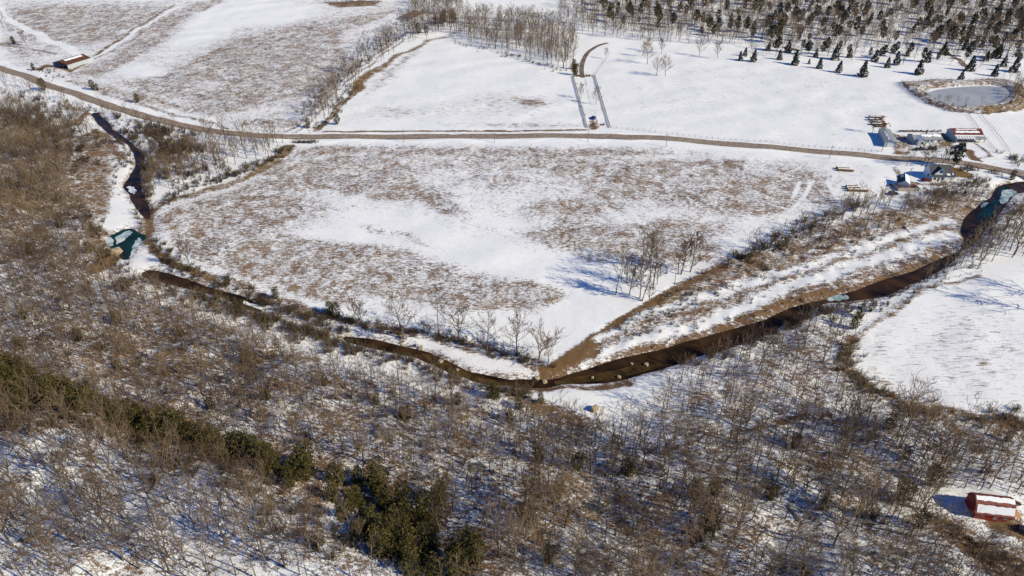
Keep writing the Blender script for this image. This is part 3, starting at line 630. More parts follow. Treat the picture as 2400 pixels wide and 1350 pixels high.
# 7 open rusty shed on the far left
x, y, z = P3(127, 157)
t = thing('rusty_shed', 'open fronted shed with rusty roof and snow strip beside the road', 'shed', (x, y, z), R_(-22))
MB().prism([(0, 0), (14, 0), (14, 3.0), (7, 4.8), (0, 3.0)], 'y', 18.8, 19).box(13.8, 14, 0, 18.8, 0, 3.0).box(0, .2, 0, 18.8, 0, 3.0).build('wall', M['grayw'], t)
rf = MB(); roof_slab(rf, [(-.4, 2.9), (7, 4.8), (14.4, 2.9)], .12, 'y', -.5, 19.5); rf = rf.build('roof', M['rust'], t)
sn = MB(); strip_on(sn, (14, 3.0), (7, 4.8), .6, .95, 'y', 3, 17, jag=.06, lift=.12); sn.build('roof_snow', M['snow'], rf)
for px_ in (4.6, 9.2): MB().box(px_, px_ + .3, 0, .3, 0, 4.1).build('post', M['wood'], t)
# 8 dark slatted roof shelter among the lane trees
x0, y0, z0 = P3(934, 47); x1, y1, _ = P3(972, 27); L8 = math.hypot(x1 - x0, y1 - y0); L8 = min(L8, 42)
t = thing('slatted_shelter', 'dark long shelter of sloping slats at the edge of the lane wood', 'shelter', (x0, y0, z0), math.atan2(y1 - y0, x1 - x0))
for i in range(4): MB().box(0, L8, -i * 3.4 - 1.4, -i * 3.4, 2.3, 2.6).build('slat', M['wood'], t)
for px_ in (.3, L8 / 2, L8 - .5): MB().box(px_, px_ + .2, -11, 0, 2.1, 2.28).build('beam', M['wood'], t)
for px_ in (.3, L8 - .5):
    for yy in (-11, -.3): MB().box(px_, px_ + .2, yy, yy + .2, 0, 2.1).build('post', M['wood'], t)

# ------------------------------------------------------------------ vehicles and farm machines
def wheels(t, xs, half, r, w=.22):
    for wx in xs:
        for s in (-1, 1):
            o = MB().tube((wx, s * half - w / 2, r), (wx, s * half + w / 2, r), r, n=14).build('wheel', M['rubber'], t)
            MB().tube((wx, s * half + s * (w / 2), r), (wx, s * half + s * (w / 2 + .02), r), r * .55, n=10).build('rim', M['steel'], o)
def car(label, cat, px, rz, m, pickup=False, snow=False):
    x, y, z = P3(*px); t = thing('parked_pickup' if pickup else 'parked_car', label, cat, (x, y, z), rz); nt_disc(x, y, 4)
    if pickup:
        body = [(-2.6, .45), (2.5, .45), (2.6, .75), (2.5, 1.0), (1.3, 1.1), (-.3, 1.1), (-2.6, 1.12)]
        cab = [(1.3, 1.1), (.65, 1.75), (-.1, 1.78), (-.35, 1.1)]
    else:
        body = [(-2.2, .4), (2.15, .4), (2.25, .7), (2.1, .95), (1.0, 1.05), (-2.15, 1.05), (-2.28, .8)]
        cab = [(1.05, 1.05), (.35, 1.6), (-1.5, 1.62), (-2.05, 1.05)]
    MB().prism(body, 'y', -.9, .9).build('body', m, t, bevel=.06)
    cb = MB().prism(cab, 'y', -.8, .8).build('cabin', m, t, bevel=.05)
    c0 = [(p[0] * .86 + (-.08 if not pickup else .07), 1.12 + (p[1] - cab[0][1]) * .72) for p in cab]
    MB().prism(c0, 'y', -.83, -.8).build('side_window', M['glass'], cb); MB().prism(c0, 'y', .8, .83).build('side_window', M['glass'], cb)
    wsx = cab[0][0]; MB().add([(wsx - .02, -.7, 1.12), (wsx - .02, .7, 1.12), (cab[1][0] + .08, .62, cab[1][1] - .06), (cab[1][0] + .08, -.62, cab[1][1] - .06), (wsx + .03, -.7, 1.13), (wsx + .03, .7, 1.13), (cab[1][0] + .13, .62, cab[1][1] - .03), (cab[1][0] + .13, -.62, cab[1][1] - .03)], [(0, 1, 2, 3), (7, 6, 5, 4), (0, 4, 5, 1), (1, 5, 6, 2), (2, 6, 7, 3), (3, 7, 4, 0)]).build('windscreen', M['glass'], cb)
    wheels(t, (1.45, -1.45) if not pickup else (1.6, -1.6), .82, .36)
    for s in (-.6, .6): MB().box(2.2 if not pickup else 2.52, 2.3 if not pickup else 2.62, s - .18, s + .18, .68, .84).build('headlight', M['white'], t)
    if snow: MB().box(-1.3, .3, -.7, .7, 1.63, 1.7).build('roof_snow', M['snow'], t)
    if pickup: MB().box(-2.5, -.45, -.75, .75, 1.121, 1.16).build('bed_cover', M['shade'], t)
    return t
car('dark pickup truck parked on the yard edge, left of the black car', 'pickup', (2156, 351), R_(2), M['cardark'], True)
car('black car parked on the yard edge, right of the dark pickup', 'car', (2185, 351), R_(-2), M['cardark'])
car('navy car parked on snow in front of the open equipment shed', 'car', (2244, 347), R_(178), M['carpurple'], snow=True)
car('dark red car parked beside the white farmhouse', 'car', (2171, 424), R_(3), M['carred'])
car('dark blue car parked just below the concrete cattle pen', 'car', (2093, 455), R_(0), M['carpurple'])
car('blue car standing on the snowy driveway near its entrance pillars', 'car', (1391, 278), R_(95), M['carblue'])
car('black car at the right edge beside the red barn', 'car', (2399, 1252), R_(-30), M['cardark'])
def trailer(label, px, m, L=9.5, snow=True, hitch=1):
    x, y, z = P3(*px); t = thing('flatbed_trailer', label, 'trailer', (x, y, z), R_(-4), 'farm trailers behind the metal barn')
    MB().box(-L / 2, L / 2, -1.2, 1.2, .75, 1.0).build('deck', m, t); wheels(t, (-L / 2 + 1.4, -L / 2 + 2.5, L / 2 - 1.2), 1.15, .42)
    MB().tube((hitch * L / 2, 0, .8), (hitch * (L / 2 + 1.8), 0, .55), .1).build('hitch', m, t)
    if snow: MB().box(-L / 2 + .5, L / 2 - 2.2, -.9, .3, 1.005, 1.12).build('snow_load', M['snow'], t)
    return t
trailer('long dark trailer with raised end, farthest of the row behind the metal barn', (2054, 276), M['wood'], 9)
q = trailer('maroon trailer, second from the far end of the row behind the metal barn', (2050, 282), M['rust'], 8); 
trailer('short brown trailer with snow, middle of the row behind the metal barn', (2057, 288), M['rust'], 7, hitch=-1)
trailer('dark trailer beside the orange loader, behind the metal barn', (2058, 294), M['darkbark'], 9)
x, y, z = P3(2066, 299); t = thing('backhoe_loader', 'orange yellow backhoe loader parked behind the grey metal barn', 'loader', (x, y, z), R_(170))
MB().prism([(-1.8, .6), (1.9, .6), (1.9, 1.4), (.4, 1.6), (-1.8, 1.4)], 'y', -.6, .6).build('body', M['yellow'], t, bevel=.05)
cb = MB().prism([(-1.1, 1.5), (.3, 1.6), (.2, 2.7), (-1.0, 2.7)], 'y', -.65, .65).build('cab', M['glass'], t); MB().box(-1.2, .4, -.75, .75, 2.7, 2.82).build('cab_roof', M['yellow'], cb)
wheels(t, (-1.2,), .95, .75, .4); wheels(t, (1.4,), .85, .45, .3)
ar = MB(); ar.tube((.6, -.7, 1.3), (2.9, -.7, .7), .1); ar.tube((.6, .7, 1.3), (2.9, .7, .7), .1); ar.build('loader_arm', M['yellow'], t); MB().prism([(2.8, .2), (3.6, .15), (3.0, 1.0)], 'y', -1.1, 1.1).build('bucket', M['rust'], t)
ar = MB(); ar.tube((-1.8, 0, 1.2), (-3.2, 0, 2.9), .14); ar.tube((-3.2, 0, 2.9), (-4.3, 0, 1.3), .11); ar.build('digger_arm', M['yellow'], t); MB().prism([(-4.6, .8), (-4.0, .8), (-4.2, 1.4)], 'y', -.35, .35).build('digger_bucket', M['rust'], t)
# the row of implements along the yard fence
imps = [(2112, 'small dark disc harrow, leftmost of the implements along the yard fence'), (2124, 'dark disc harrow second from the left along the yard fence'), (2134, 'tall pinkish red hay rake in the implement row behind the house'), (2145, 'rusty red harrow right of the hay rake behind the house'), (2156, 'dark ploughing implement in the middle of the row behind the house'), (2170, 'low rusty cultivator behind the right half of the house'), (2186, 'red rotary mower near the right end of the implement row'), (2201, 'low dark drag harrow, rightmost of the implement row')]
for i, (u, lab) in enumerate(imps):
    x, y, z = P3(u, 309); k = 1.0 + .25 * (i % 3); mm = (M['darkbark'], M['darkbark'], M['redroof'], M['rust'], M['darkbark'], M['rust'], M['carred'], M['darkbark'])[i]
    t = thing('implement', lab, 'implement', (x, y, z), R_(-12 + 7 * i), 'implements along the yard fence')
    f = MB(); f.box(-1.2 * k, 1.2 * k, -.08, .08, .7, .85); f.box(-1.2 * k, 1.2 * k, .5, .66, .7, .85); f.box(-.1, .1, -1.5, .6, .6, .74); f.tube((-.8, 0, .8), (0, -.5, 1.5), .05); f.tube((.8, 0, .8), (0, -.5, 1.5), .05); f.build('frame', mm, t)
    for j in range(6):
        a = -1.05 * k + j * .42 * k; MB().tube((a, .28, .42), (a + .06, .3, .42), .42, n=12).build('disc', M['rust'], t)
    MB().box(-1.1 * k, .4, .0, .5, .86, .96).build('snow_cap', M['snow'], t)
# round bales in rows
def bale_proto():
    me = MB().tube((-.75, 0, .7), (.75, 0, .7), .72, n=16).build('hay_bale', M['hay'], None, bevel=.06)
    MB().prism([(-.42, 1.31), (.42, 1.31), (.24, 1.47), (-.24, 1.47)], 'x', -.72, .72).build('snow_cap', M['snow'], me); return me
b0 = bale_proto(); used = [0]
for (ua, va, ub, vb, n, grp, lab) in [(1963, 396, 1986, 397, 5, 'bales of the far pair of rows', 'brown round bale in the far row of the upper bale stack'), (1966, 400, 1996, 402, 6, 'bales of the near row in the upper stack', 'brown round bale in the near row of the upper bale stack'),
      (1986, 439, 2004, 438, 4, 'bales of the far row in the lower stack', 'brown round bale in the short far row of the lower stack'), (1986, 443.5, 2009, 443, 5, 'bales of the middle row in the lower stack', 'brown round bale in the middle row of the lower stack'), (1990, 448, 2029, 449, 8, 'bales of the near row in the lower stack', 'brown round bale in the long near row of the lower stack')]:
    for i in range(n):
        f = i / max(1, n - 1); x, y, z = P3(ua + (ub - ua) * f, va + (vb - va) * f)
        o = b0 if not used[0] else copy_tree(b0); used[0] = 1
        o.location = (x, y, z); o.rotation_euler = (0, 0, R_(random.Random(i).uniform(-6, 6))); tag(o, lab, 'hay bale', grp)
# tank in the outbuilding's shade, log pile, slab
x, y, z = P3(2087, 437); t = thing('stock_tank', 'round open stock tank standing in the outbuilding shadow', 'tank', (x, y, z)); MB().tube((0, 0, 0), (0, 0, .7), 1.1, n=20).build('tank_wall', M['steel'], t); MB().tube((0, 0, .7), (0, 0, .72), .95, n=20).build('tank_water', M['shade'], t)
x, y, z = P3(2375, 1181); t = thing('log_pile', 'pile of brown logs on snow behind the red barn', 'log pile', (x, y, z), R_(-35))
for j, (yy, zz) in enumerate([(0, .2), (.42, .2), (.84, .2), (.2, .55), (.63, .55)]): MB().tube((-1.3, yy, zz), (1.3 + .2 * (j % 2), yy, zz), .2, .18, n=9).build('log', M['rust'] if j % 2 else M['wood'], t)

# ------------------------------------------------------------------ poles, fences, gates, bridges
def pole(px, h, label, rz=0):
    x, y, z = P3(*px); t = thing('utility_pole', label, 'utility pole', (x, y, z), rz, 'utility poles along the road')
    MB().tube((0, 0, 0), (0, 0, h), .15, .1).build('pole', M['pole'], t)
    ca = MB().box(-1.1, 1.1, -.07, .07, h - .75, h - .6).build('crossarm', M['pole'], t)
    for s in (-1, 0, 1): MB().tube((s * .95, 0, h - .6), (s * .95, 0, h - .38), .05, n=6).build('insulator', M['grayw'], ca)
for px, lab in (((729, 333), 'utility pole beside the olive hedge near the culvert'), ((946, 333), 'utility pole below the long straight of road, first right of the hedge'), ((1159, 333), 'utility pole below the road midway between hedge and driveway'), ((1378, 333), 'utility pole across the road from the driveway entrance'),
                ((1561, 345), 'utility pole below the road, first right of the driveway'), ((1943, 373), 'leaning utility pole by the road above the hay bales'), ((2066, 356), 'utility pole at the near corner of the metal barn'), ((2386, 393), 'tall utility pole above the bridge at the right edge'), ((2243, 362), 'utility pole between the navy car and the road pine'), ((2127, 424), 'thin utility pole on snow left of the farmhouse')):
    pole(px, 7.2, lab, .3)
postme = MB().box(-.08, .08, -.08, .08, -.1, 1.3).build('post', M['pole'], None); pm = postme.data; bpy.data.objects.remove(postme)
def fence(line, label, sp, h=1.0, rails=False):
    P = pts(line); d = np.r_[0, np.cumsum(np.linalg.norm(np.diff(P, axis=0), axis=1))]
    n = max(2, min(95, int(d[-1] / sp))); x0, y0 = P[0]; t = thing('field_fence' if not rails else 'rail_fence', label, 'fence', (x0, y0, float(gz(x0, y0))))
    wv = MB(); prev = None
    for s in np.linspace(0, d[-1], n):
        x = float(np.interp(s, d, P[:, 0])); y = float(np.interp(s, d, P[:, 1])); z = float(gz(x, y)); q = (x - x0, y - y0, z - t.location.z)
        o = link('post', pm, t); o.location = q; o.scale = (1, 1, h)
        if prev:
            for hh in ((.5, 1.05) if not rails else (.35, .7, 1.05)):
                wv.tube((prev[0], prev[1], prev[2] + hh * h), (q[0], q[1], q[2] + hh * h), .02 if not rails else .09, n=4)
        prev = q
    wv.build('wire' if not rails else 'rail', M['darkbark'] if rails else M['steel'], t)
fence([(1394,179),(1412,240),(1430,300)], 'dark plank fence along the right side of the snowy driveway', 2.6, 1, True)
fence([(1343,179),(1354,220),(1366,262),(1376,300)], 'dark fence with weeds along the left side of the snowy driveway', 2.6, 1, True)
fence([(1343,180),(1394,179)], 'dark fence crossing the driveway at the brick gateway', 2.0, 1, True)
fence([(1394,178),(1421,138)], 'thin fence running from the gateway corner to a bushy tree', 4)
fence([(1432,300),(1500,307),(1600,318),(1700,327),(1800,336),(1900,346),(2000,353),(2056,358)], 'long post and wire fence along the upper side of the road', 3)
fence([(2268,269),(2285,292),(2300,315),(2330,352),(2340,362)], 'dark fence along the left side of the pond lane', 2.5)
fence([(2296,268),(2320,295),(2345,325),(2368,360)], 'wire fence along the right side of the pond lane', 3)
fence([(2112,197),(2132,219),(2170,244),(2230,263),(2300,269),(2360,264),(2391,251),(2399,228),(2393,205)], 'wire fence round the near side of the frozen pond', 3)
fence([(2112,196),(2180,190),(2250,189),(2330,186)], 'wire fence along the far side of the frozen pond', 4)
fence([(172,197),(240,221),(300,241),(420,274),(545,303)], 'wire fence between the road and the upper left field', 5)
fence([(2064,309),(2110,311),(2225,311)], 'wire fence behind the yard along the implement row', 4)
fence([(0,106),(60,113),(130,129)], 'wire fence running left from the rusty shed', 6)
fence([(2004,800),(2045,762),(2085,733),(2180,668),(2300,637)], 'wire fence along the creek side of the right hand field', 5)
for u, lab, g in ((1354, 'left brown brick gateway wall across the driveway', -1), (1378, 'right brown brick gateway wall across the driveway', 1)):
    x, y, z = P3(u, 179); t = thing('gateway_wall', lab, 'gate wall', (x, y, z))
    MB().prism([(-1.3, 0), (1.3, 0), (1.3, 1.6 if g > 0 else 1.1), (0, 1.0), (-1.3, 1.1 if g > 0 else 1.6)], 'y', -.2, .2).build('wall', M['brick'], t)
    MB().box(-g * 1.3 - .25, -g * 1.3 + .25, -.26, .26, 0, 1.9).build('pillar', M['brick'], t)
for u, v, lab in ((1388, 293, 'left low brick pillar at the driveway entrance'), (1410, 293, 'right low brick pillar at the driveway entrance')):
    x, y, z = P3(u, v); t = thing('entrance_pillar', lab, 'pillar', (x, y, z)); MB().box(-.9, .9, -.25, .25, 0, .8).build('wing_wall', M['brick'], t); MB().box(.9, 1.5, -.35, .35, 0, 1.4).build('pillar', M['brick'], t); MB().box(.82, 1.58, -.43, .43, 1.4, 1.52).build('cap', M['concrete'], t)
# bridge at the right edge, culvert near the hedge
i = len(RP) - 2; bx, by = RP[i]; dx, dy = RP[i + 1] - RP[i]; a = math.atan2(dy, dx); t = thing('road_bridge', 'concrete road bridge over the creek at the right edge', 'bridge', (bx, by, 0), a)
MB().box(-5, 14, -3.9, 3.9, -.55, .06).build('deck', M['concrete'], t)
for yy in (-3.85, 3.6):
    MB().box(-5, 14, yy, yy + .25, .6, .9).build('guardrail', M['steel'], t)
    for k in range(6):
        p = link('rail_post', pm, t); p.location = (-4.6 + k * 3.6, yy + .12, 0); p.scale = (1, 1, .6)
MB().box(-5.6, -4.6, -6, 4.2, -2.6, -.1).build('abutment', M['concrete'], t)
x, y = at(686, 326); t = thing('culvert', 'dark concrete culvert head beside the road by the olive hedge', 'culvert', (float(x), float(y), 0), 0)
MB().box(-3, 3, -.2, .2, -.4, .75).build('headwall', M['grayrock'], t); MB().box(-3.2, 3.2, -.35, .35, .75, .9).build('coping', M['concrete'], t)
# rocks
def rock(px, s, m, label, cat='rock', sq=(1, 1, .7), seed=0, group=None, z=None, name='boulder'):
    rng = random.Random(seed); bm = bmesh.new(); bmesh.ops.create_icosphere(bm, subdivisions=3, radius=1)
    from mathutils import noise as mn
    for v in bm.verts:
        k = 1 + .35 * mn.noise(v.co * 1.3 + Vector((seed * 3.1, 0, 0))) + .14 * mn.noise(v.co * 4 + Vector((0, seed, 0))); v.co = v.co * k
        for ax in range(3): v.co[ax] = max(-.8, min(.8, v.co[ax]))
        v.co = Vector((v.co.x * sq[0], v.co.y * sq[1], v.co.z * sq[2])) * s
    me = bpy.data.meshes.new(name); bm.to_mesh(me); bm.free(); me.materials.append(m); o = link(name, me)
    x, y, zz = P3(*px); o.location = (x, y, (zz if z is None else z)); o.rotation_euler = (0, 0, rng.uniform(0, 6)); return tag(o, label, cat, group)
rock((270, 588), 2.6, M['stone'], 'large pale tan boulder at the edge of the teal pool', seed=3, sq=(1, 1, .9))
rock((1393, 962), 1.7, M['stone'], 'brown leaning rock slab at the lower edge of the snowy clearing', sq=(.9, .5, 1.3), seed=5)
for k, (px, s, lab) in enumerate([((1515, 850), .9, 'pale rock standing in the dark water, farthest upstream'), ((1451, 879), .8, 'pale rock near the lower shore of the dark channel'), ((1389, 880), .5, 'small pale rock in the shallow left end of the channel'), ((1481, 848), .5, 'small pale rock near the upper shore of the dark channel'), ((1258, 882), 1.0, 'pale rock at the upper left of the creek junction'), ((1276, 890), .9, 'brown pale rock in the middle of the creek junction'), ((985, 812), 1.0, 'tan rock beside the olive shallows'), ((940, 800), .8, 'pale rock on the upper shore of the olive shallows'), ((1032, 842), .9, 'yellowish rock in the olive shallows'), ((1072, 862), .6, 'small yellowish rock at the lower end of the shallows')]):
    rock(px, s, M['stone'], lab, seed=k + 11, z=-.8, group='rocks in the creek', name='creek_rock')
for k, (px, s, lab) in enumerate([((50, 850), 3.4, 'broad brown rock outcrop at the left edge above the cedar belt'), ((1393, 1182), 2.4, 'snow dusted dark rock outcrop in the middle of the lower wood'), ((482, 968), 2.3, 'dark rock outcrop in the left wood above the cedar belt'), ((905, 1030), 2.6, 'wide brown rock ledge in the wood right of the cedar belt'), ((1118, 1105), 1.9, 'grey rock outcrop in the lower wood, shadowed on its left'), ((1380, 1335), 2.2, 'grey rock outcrop near the bottom edge of the picture')]):
    rock(px, s, M['grayrock'], lab, seed=k + 31, sq=(1.3, .8, .6), name='rock_outcrop', group='rock outcrops in the wood'); x, y, _ = P3(*px); nt_disc(x, y, 2.5)
def log(p, q, r, label):
    a, b = P3(*p), P3(*q); t = thing('fallen_log', label, 'log', a); v = Vector(b) - Vector(a)
    MB().tube((0, 0, r), (v.x, v.y, v.z + r), r, r * .6, n=9).build('trunk', M['bark'], t)
    br = MB(); 
    for f, sgn in ((.6, 1), (.75, -1), (.9, 1)):
        m_ = v * f; side_ = Vector((-v.y, v.x, 0)).normalized() * sgn * 1.6 + v.normalized() * 1.0 + Vector((0, 0, .8)); br.tube((m_.x, m_.y, m_.z + r), tuple(m_ + side_), r * .3, r * .1, n=5)
    br.build('branch', M['bark'], t)
for p, q, r, lab in [((8, 1218), (112, 1180), .16, 'long fallen trunk on snow at the lower left edge'), ((1845, 1185), (1884, 1228), .28, 'thick dark fallen log on snow left of the red barn'), ((1910, 1190), (1990, 1240), .2, 'thin fallen trunk right of the thick dark log'), ((1806, 1040), (1850, 1060), .22, 'fallen log under trees in the upper right wood'), ((1955, 1068), (2062, 1092), .16, 'long thin fallen trunk above the red barn clearing'), ((1826, 1295), (1865, 1315), .2, 'short fallen log near the lower right edge'), ((1999, 708), (2046, 702), .25, 'pale log lying at the water beside the right hand field'), ((350, 1158), (374, 1124), .22, 'fallen log in the lower left snow'), ((1812, 592), (1830, 574), .28, 'dark leaning log on the brushy island'), ((2118, 530), (2132, 545), .22, 'dark log lying in the upper island brush')]: log(p, q, r, lab)

# ------------------------------------------------------------------ trees: templates
def seg_mesh(segs, tip=True):
    A = np.array([s[0] for s in segs]); B = np.array([s[1] for s in segs]); r0 = np.array([s[2] for s in segs]); r1 = np.array([s[3] for s in segs])
    D = B - A; D /= np.linalg.norm(D, axis=1)[:, None] + 1e-9
    ref = np.where(np.abs(D[:, 2:3]) > .9, np.array([[1., 0, 0]]), np.array([[0, 0, 1.]])); U = np.cross(D, ref); U /= np.linalg.norm(U, axis=1)[:, None]; W = np.cross(D, U)
    V = []
    for P, r in ((A, r0), (B, r1)):
        for k in range(3):
            a = 2 * PI * k / 3; V.append(P + (U * math.cos(a) + W * math.sin(a)) * r[:, None])
    V = np.stack(V, 1); n = len(segs); base = np.arange(n)[:, None] * 6
    F = np.concatenate([base + np.array([[k, (k + 1) % 3, (k + 1) % 3 + 3, k + 3]]) for k in range(3)])
    return V.reshape(-1, 3), F
def gen_bare(seed, H=17., clear=.42, wid=3.4, nprim=12, nsec=4, ntw=4, fork=0, tw=.028, r=.2, up=.9):
    g = np.random.default_rng(seed); T, K = [], []
    def axispts(p, d, L, n, wob, lift):
        out = [p]; d = d / np.linalg.norm(d)
        for i in range(n):
            d = d + g.normal(0, wob, 3) + np.array((0, 0, lift)); d /= np.linalg.norm(d); p = p + d * L / n; out.append(p)
        return out
    stems = []
    if fork:
        base = axispts(np.zeros(3), np.array((0, 0, 1.)), H * .28, 2, .04, 0)
        for a, b in zip(base[:-1], base[1:]): T.append((a, b, r, r * .9))
        for k in range(fork):
            az = 2 * PI * k / fork + g.uniform(0, 1); q = axispts(base[-1], np.array((math.cos(az) * .5, math.sin(az) * .5, 1.)), H * .62, 6, .07, .05)
            for i, (a, b) in enumerate(zip(q[:-1], q[1:])): T.append((a, b, r * .72 * (1 - i / 7), r * .72 * (1 - (i + 1) / 7)))
            stems.append((q, .15))
    else:
        q = axispts(np.zeros(3), np.array((g.normal(0, .05), g.normal(0, .05), 1.)), H * .92, 8, .035, .05)
        for i, (a, b) in enumerate(zip(q[:-1], q[1:])): T.append((a, b, r * (1 - i / 8.6), r * (1 - (i + 1) / 8.6)))
        stems.append((q, clear))
    for q, cl in stems:
        np_ = nprim // len(stems) + (len(stems) > 1) * 2; az = g.uniform(0, 6)
        for i in range(np_):
            t = cl + (1 - cl) * (i + g.uniform(0, .8)) / np_; t = min(t, .97); f = t * (len(q) - 1); j = int(f); p = q[j] * (1 - f + j) + q[j + 1] * (f - j)
            az += 2.4 + g.normal(0, .4); s = (t - cl) / (1 - cl); L = wid * (.55 + .65 * math.sin(PI * min(1, .25 + .72 * s))) * g.uniform(.7, 1.2)
            d = np.array((math.cos(az), math.sin(az), up * (.5 + s)))
            b = axispts(p, d, L * 1.25, 3, .14, .1); rb = r * (.42 - .22 * s)
            for k, (a, c) in enumerate(zip(b[:-1], b[1:])): K.append((a, c, max(.03, rb * (1 - k / 3.6)), max(.025, rb * (1 - (k + 1) / 3.6))))
            for m_ in range(nsec):
                u = .3 + .7 * (m_ + g.uniform(0, 1)) / nsec; u = min(u, .98); f = u * 3; j = int(f); p2 = b[j] * (1 - f + j) + b[j + 1] * (f - j)
                bd = b[j + 1] - b[j]; bd /= np.linalg.norm(bd); d2 = bd + g.normal(0, .6, 3) + np.array((0, 0, .35)); L2 = L * g.uniform(.35, .6)
                e = axispts(p2, d2, L2, 2, .2, .1)
                for k, (a, c) in enumerate(zip(e[:-1], e[1:])): K.append((a, c, tw * 1.35 * (1 - .3 * k), tw * 1.1 * (1 - .3 * k)))
                for w_ in range(ntw):
                    f = g.uniform(.2, 1) * 2; j = min(int(f), 1); p3 = e[j] * (1 - f + j) + e[j + 1] * (f - j)
                    d3 = (e[j + 1] - e[j]); d3 /= np.linalg.norm(d3); d3 = d3 + g.normal(0, .6, 3) + np.array((0, 0, .3)); d3 /= np.linalg.norm(d3)
                    K.append((p3, p3 + d3 * g.uniform(.6, 1.3) * wid / 3.2, tw, tw * .35))
    return seg_mesh(T), seg_mesh(K)
def leaf_cloud(g, centers, sizes, n, s):
    V, F = [], []; c = centers[g.integers(0, len(centers), n)]; 
    k = g.integers(0, len(centers), n); c = centers[k] + g.normal(0, 1, (n, 3)) * sizes[k][:, None]
    a = g.normal(0, 1, (n, 3)); a /= np.linalg.norm(a, axis=1)[:, None]; b = np.cross(a, g.normal(0, 1, (n, 3))); b /= np.linalg.norm(b, axis=1)[:, None]
    L = s * g.uniform(.6, 1.3, n)[:, None]
    V = np.stack([c - a * L, c + b * L * .55, c + a * L, c - b * L * .55], 1).reshape(-1, 3); F = np.arange(4 * n).reshape(-1, 4); return V, F
def gen_conifer(seed, H, wid, clear, n, s, shape='cone'):
    g = np.random.default_rng(seed); T = [(np.zeros(3), np.array((0, 0, H * .5)), .16, .11), (np.array((0, 0, H * .5)), np.array((0, 0, H * .97)), .11, .03)]
    cs, sz = [], []; m_ = 46
    for i in range(m_):
        t = (i + g.uniform(0, 1)) / m_
        if shape == 'cone': rad = wid * (1 - t) ** .85 + .12; z = H * (clear + (1 - clear) * t)
        elif shape == 'cedar': rad = wid * (math.sin(PI * min(1, .12 + .85 * (1 - t))) ** .6) * .9 + .1; z = H * (clear + (1 - clear) * t)
        else: rad = wid * math.sin(PI * min(1, .1 + .85 * (1 - t))) ** .8 + .15; z = H * (clear + (1 - clear) * t) + g.normal(0, .3)
        az = i * 2.4 + g.normal(0, .4); q = rad * (g.uniform(.55, 1.0) if shape != 'pine' else g.uniform(.3, 1.15)); cs.append((math.cos(az) * q, math.sin(az) * q, z - .12 * q)); sz.append(.16 + .2 * rad / max(wid, 1) * (1.3 if shape == 'pine' else 1))
        T.append((np.array((0, 0, z)), np.array(cs[-1]), .035, .02))
    return seg_mesh(T), leaf_cloud(g, np.array(cs), np.array(sz), n, s)
def gen_shrub(seed, H=2.4, wid=1.6, n=14, tw=.03, nt=7):
    g = np.random.default_rng(seed); S = []
    for i in range(n):
        az = g.uniform(0, 2 * PI); p = np.array((math.cos(az), math.sin(az), 0)) * g.uniform(0, .4); d = np.array((math.cos(az) * wid / H * g.uniform(.2, 1), math.sin(az) * wid / H * g.uniform(.2, 1), 1.)); L = H * g.uniform(.6, 1)
        m_ = p + d * L * .5; e = m_ + (d + g.normal(0, .3, 3)) * L * .5; S += [(p, m_, tw * 1.6, tw * 1.2), (m_, e, tw * 1.2, tw * .5)]
        for k in range(nt):
            f = g.uniform(.25, 1); q = p + (m_ - p) * f if g.uniform() < .4 else m_ + (e - m_) * f; dd = d + g.normal(0, .7, 3); dd /= np.linalg.norm(dd); S.append((q, q + dd * g.uniform(.4, .9) * H / 2.4, tw, tw * .4))
    return seg_mesh(S)
TEMPL = {}
TEMPL['bare'] = [gen_bare(100 + i, H=17 + (i % 3) * 1.5, clear=(.40, .5, .33, .45)[i % 4], wid=(3.0, 2.6, 3.5, 2.8)[i % 4], nprim=13, fork=2 if i % 4 == 2 else 0, r=.19) for i in range(7)] + [gen_bare(130 + i, H=17, clear=.3, wid=4.6, nprim=17, nsec=4, ntw=4, fork=(3, 0, 2)[i], r=.29, tw=.034) for i in range(3)]
TEMPL['barelow'] = [gen_bare(200 + i, H=16 + (i % 3) * 1.5, clear=.4, wid=3.0, nprim=10, nsec=3, ntw=3, tw=.036, r=.22, fork=2 if i % 4 == 3 else 0) for i in range(7)]
TEMPL['barefar'] = [gen_bare(250 + i, H=12, clear=.34, wid=3.1, nprim=11, nsec=3, ntw=3, tw=.040, r=.24, fork=2 if i % 3 == 1 else 0) for i in range(7)]
TEMPL['open'] = [gen_bare(300 + i, H=13, clear=.26, wid=4.4, nprim=17, nsec=5, ntw=4, fork=(0, 3, 0, 2)[i % 4], r=.28, up=.8, tw=.042) for i in range(6)]
TEMPL['small'] = [gen_bare(330 + i, H=9, clear=.25, wid=2.4, nprim=15, nsec=5, ntw=4, r=.18, up=1.2, tw=.045) for i in range(3)]
TEMPL['cedar'] = [gen_conifer(400 + i, 6.5, 1.75, .05, 1200, .21, 'cedar') for i in range(4)]
TEMPL['spruce'] = [gen_conifer(420 + i, 8.0, 2.3, .04, 1300, .42, 'cone') for i in range(4)]
TEMPL['pine'] = [gen_conifer(440 + i, 12.5, 2.7, .30, 1000, .46, 'pine') for i in range(4)]
TEMPL['shrub'] = [gen_shrub(460 + i) for i in range(5)]
MATS = {'barefar': ('bark', 'twig'), 'bare': ('bark', 'twig'), 'barelow': ('bark', 'twig'), 'open': ('bark', 'twig'), 'small': ('bark', 'twig'), 'cedar': ('darkbark', 'cedar'), 'spruce': ('darkbark', 'spruce'), 'pine': ('darkbark', 'spruce')}
PROTO = {}
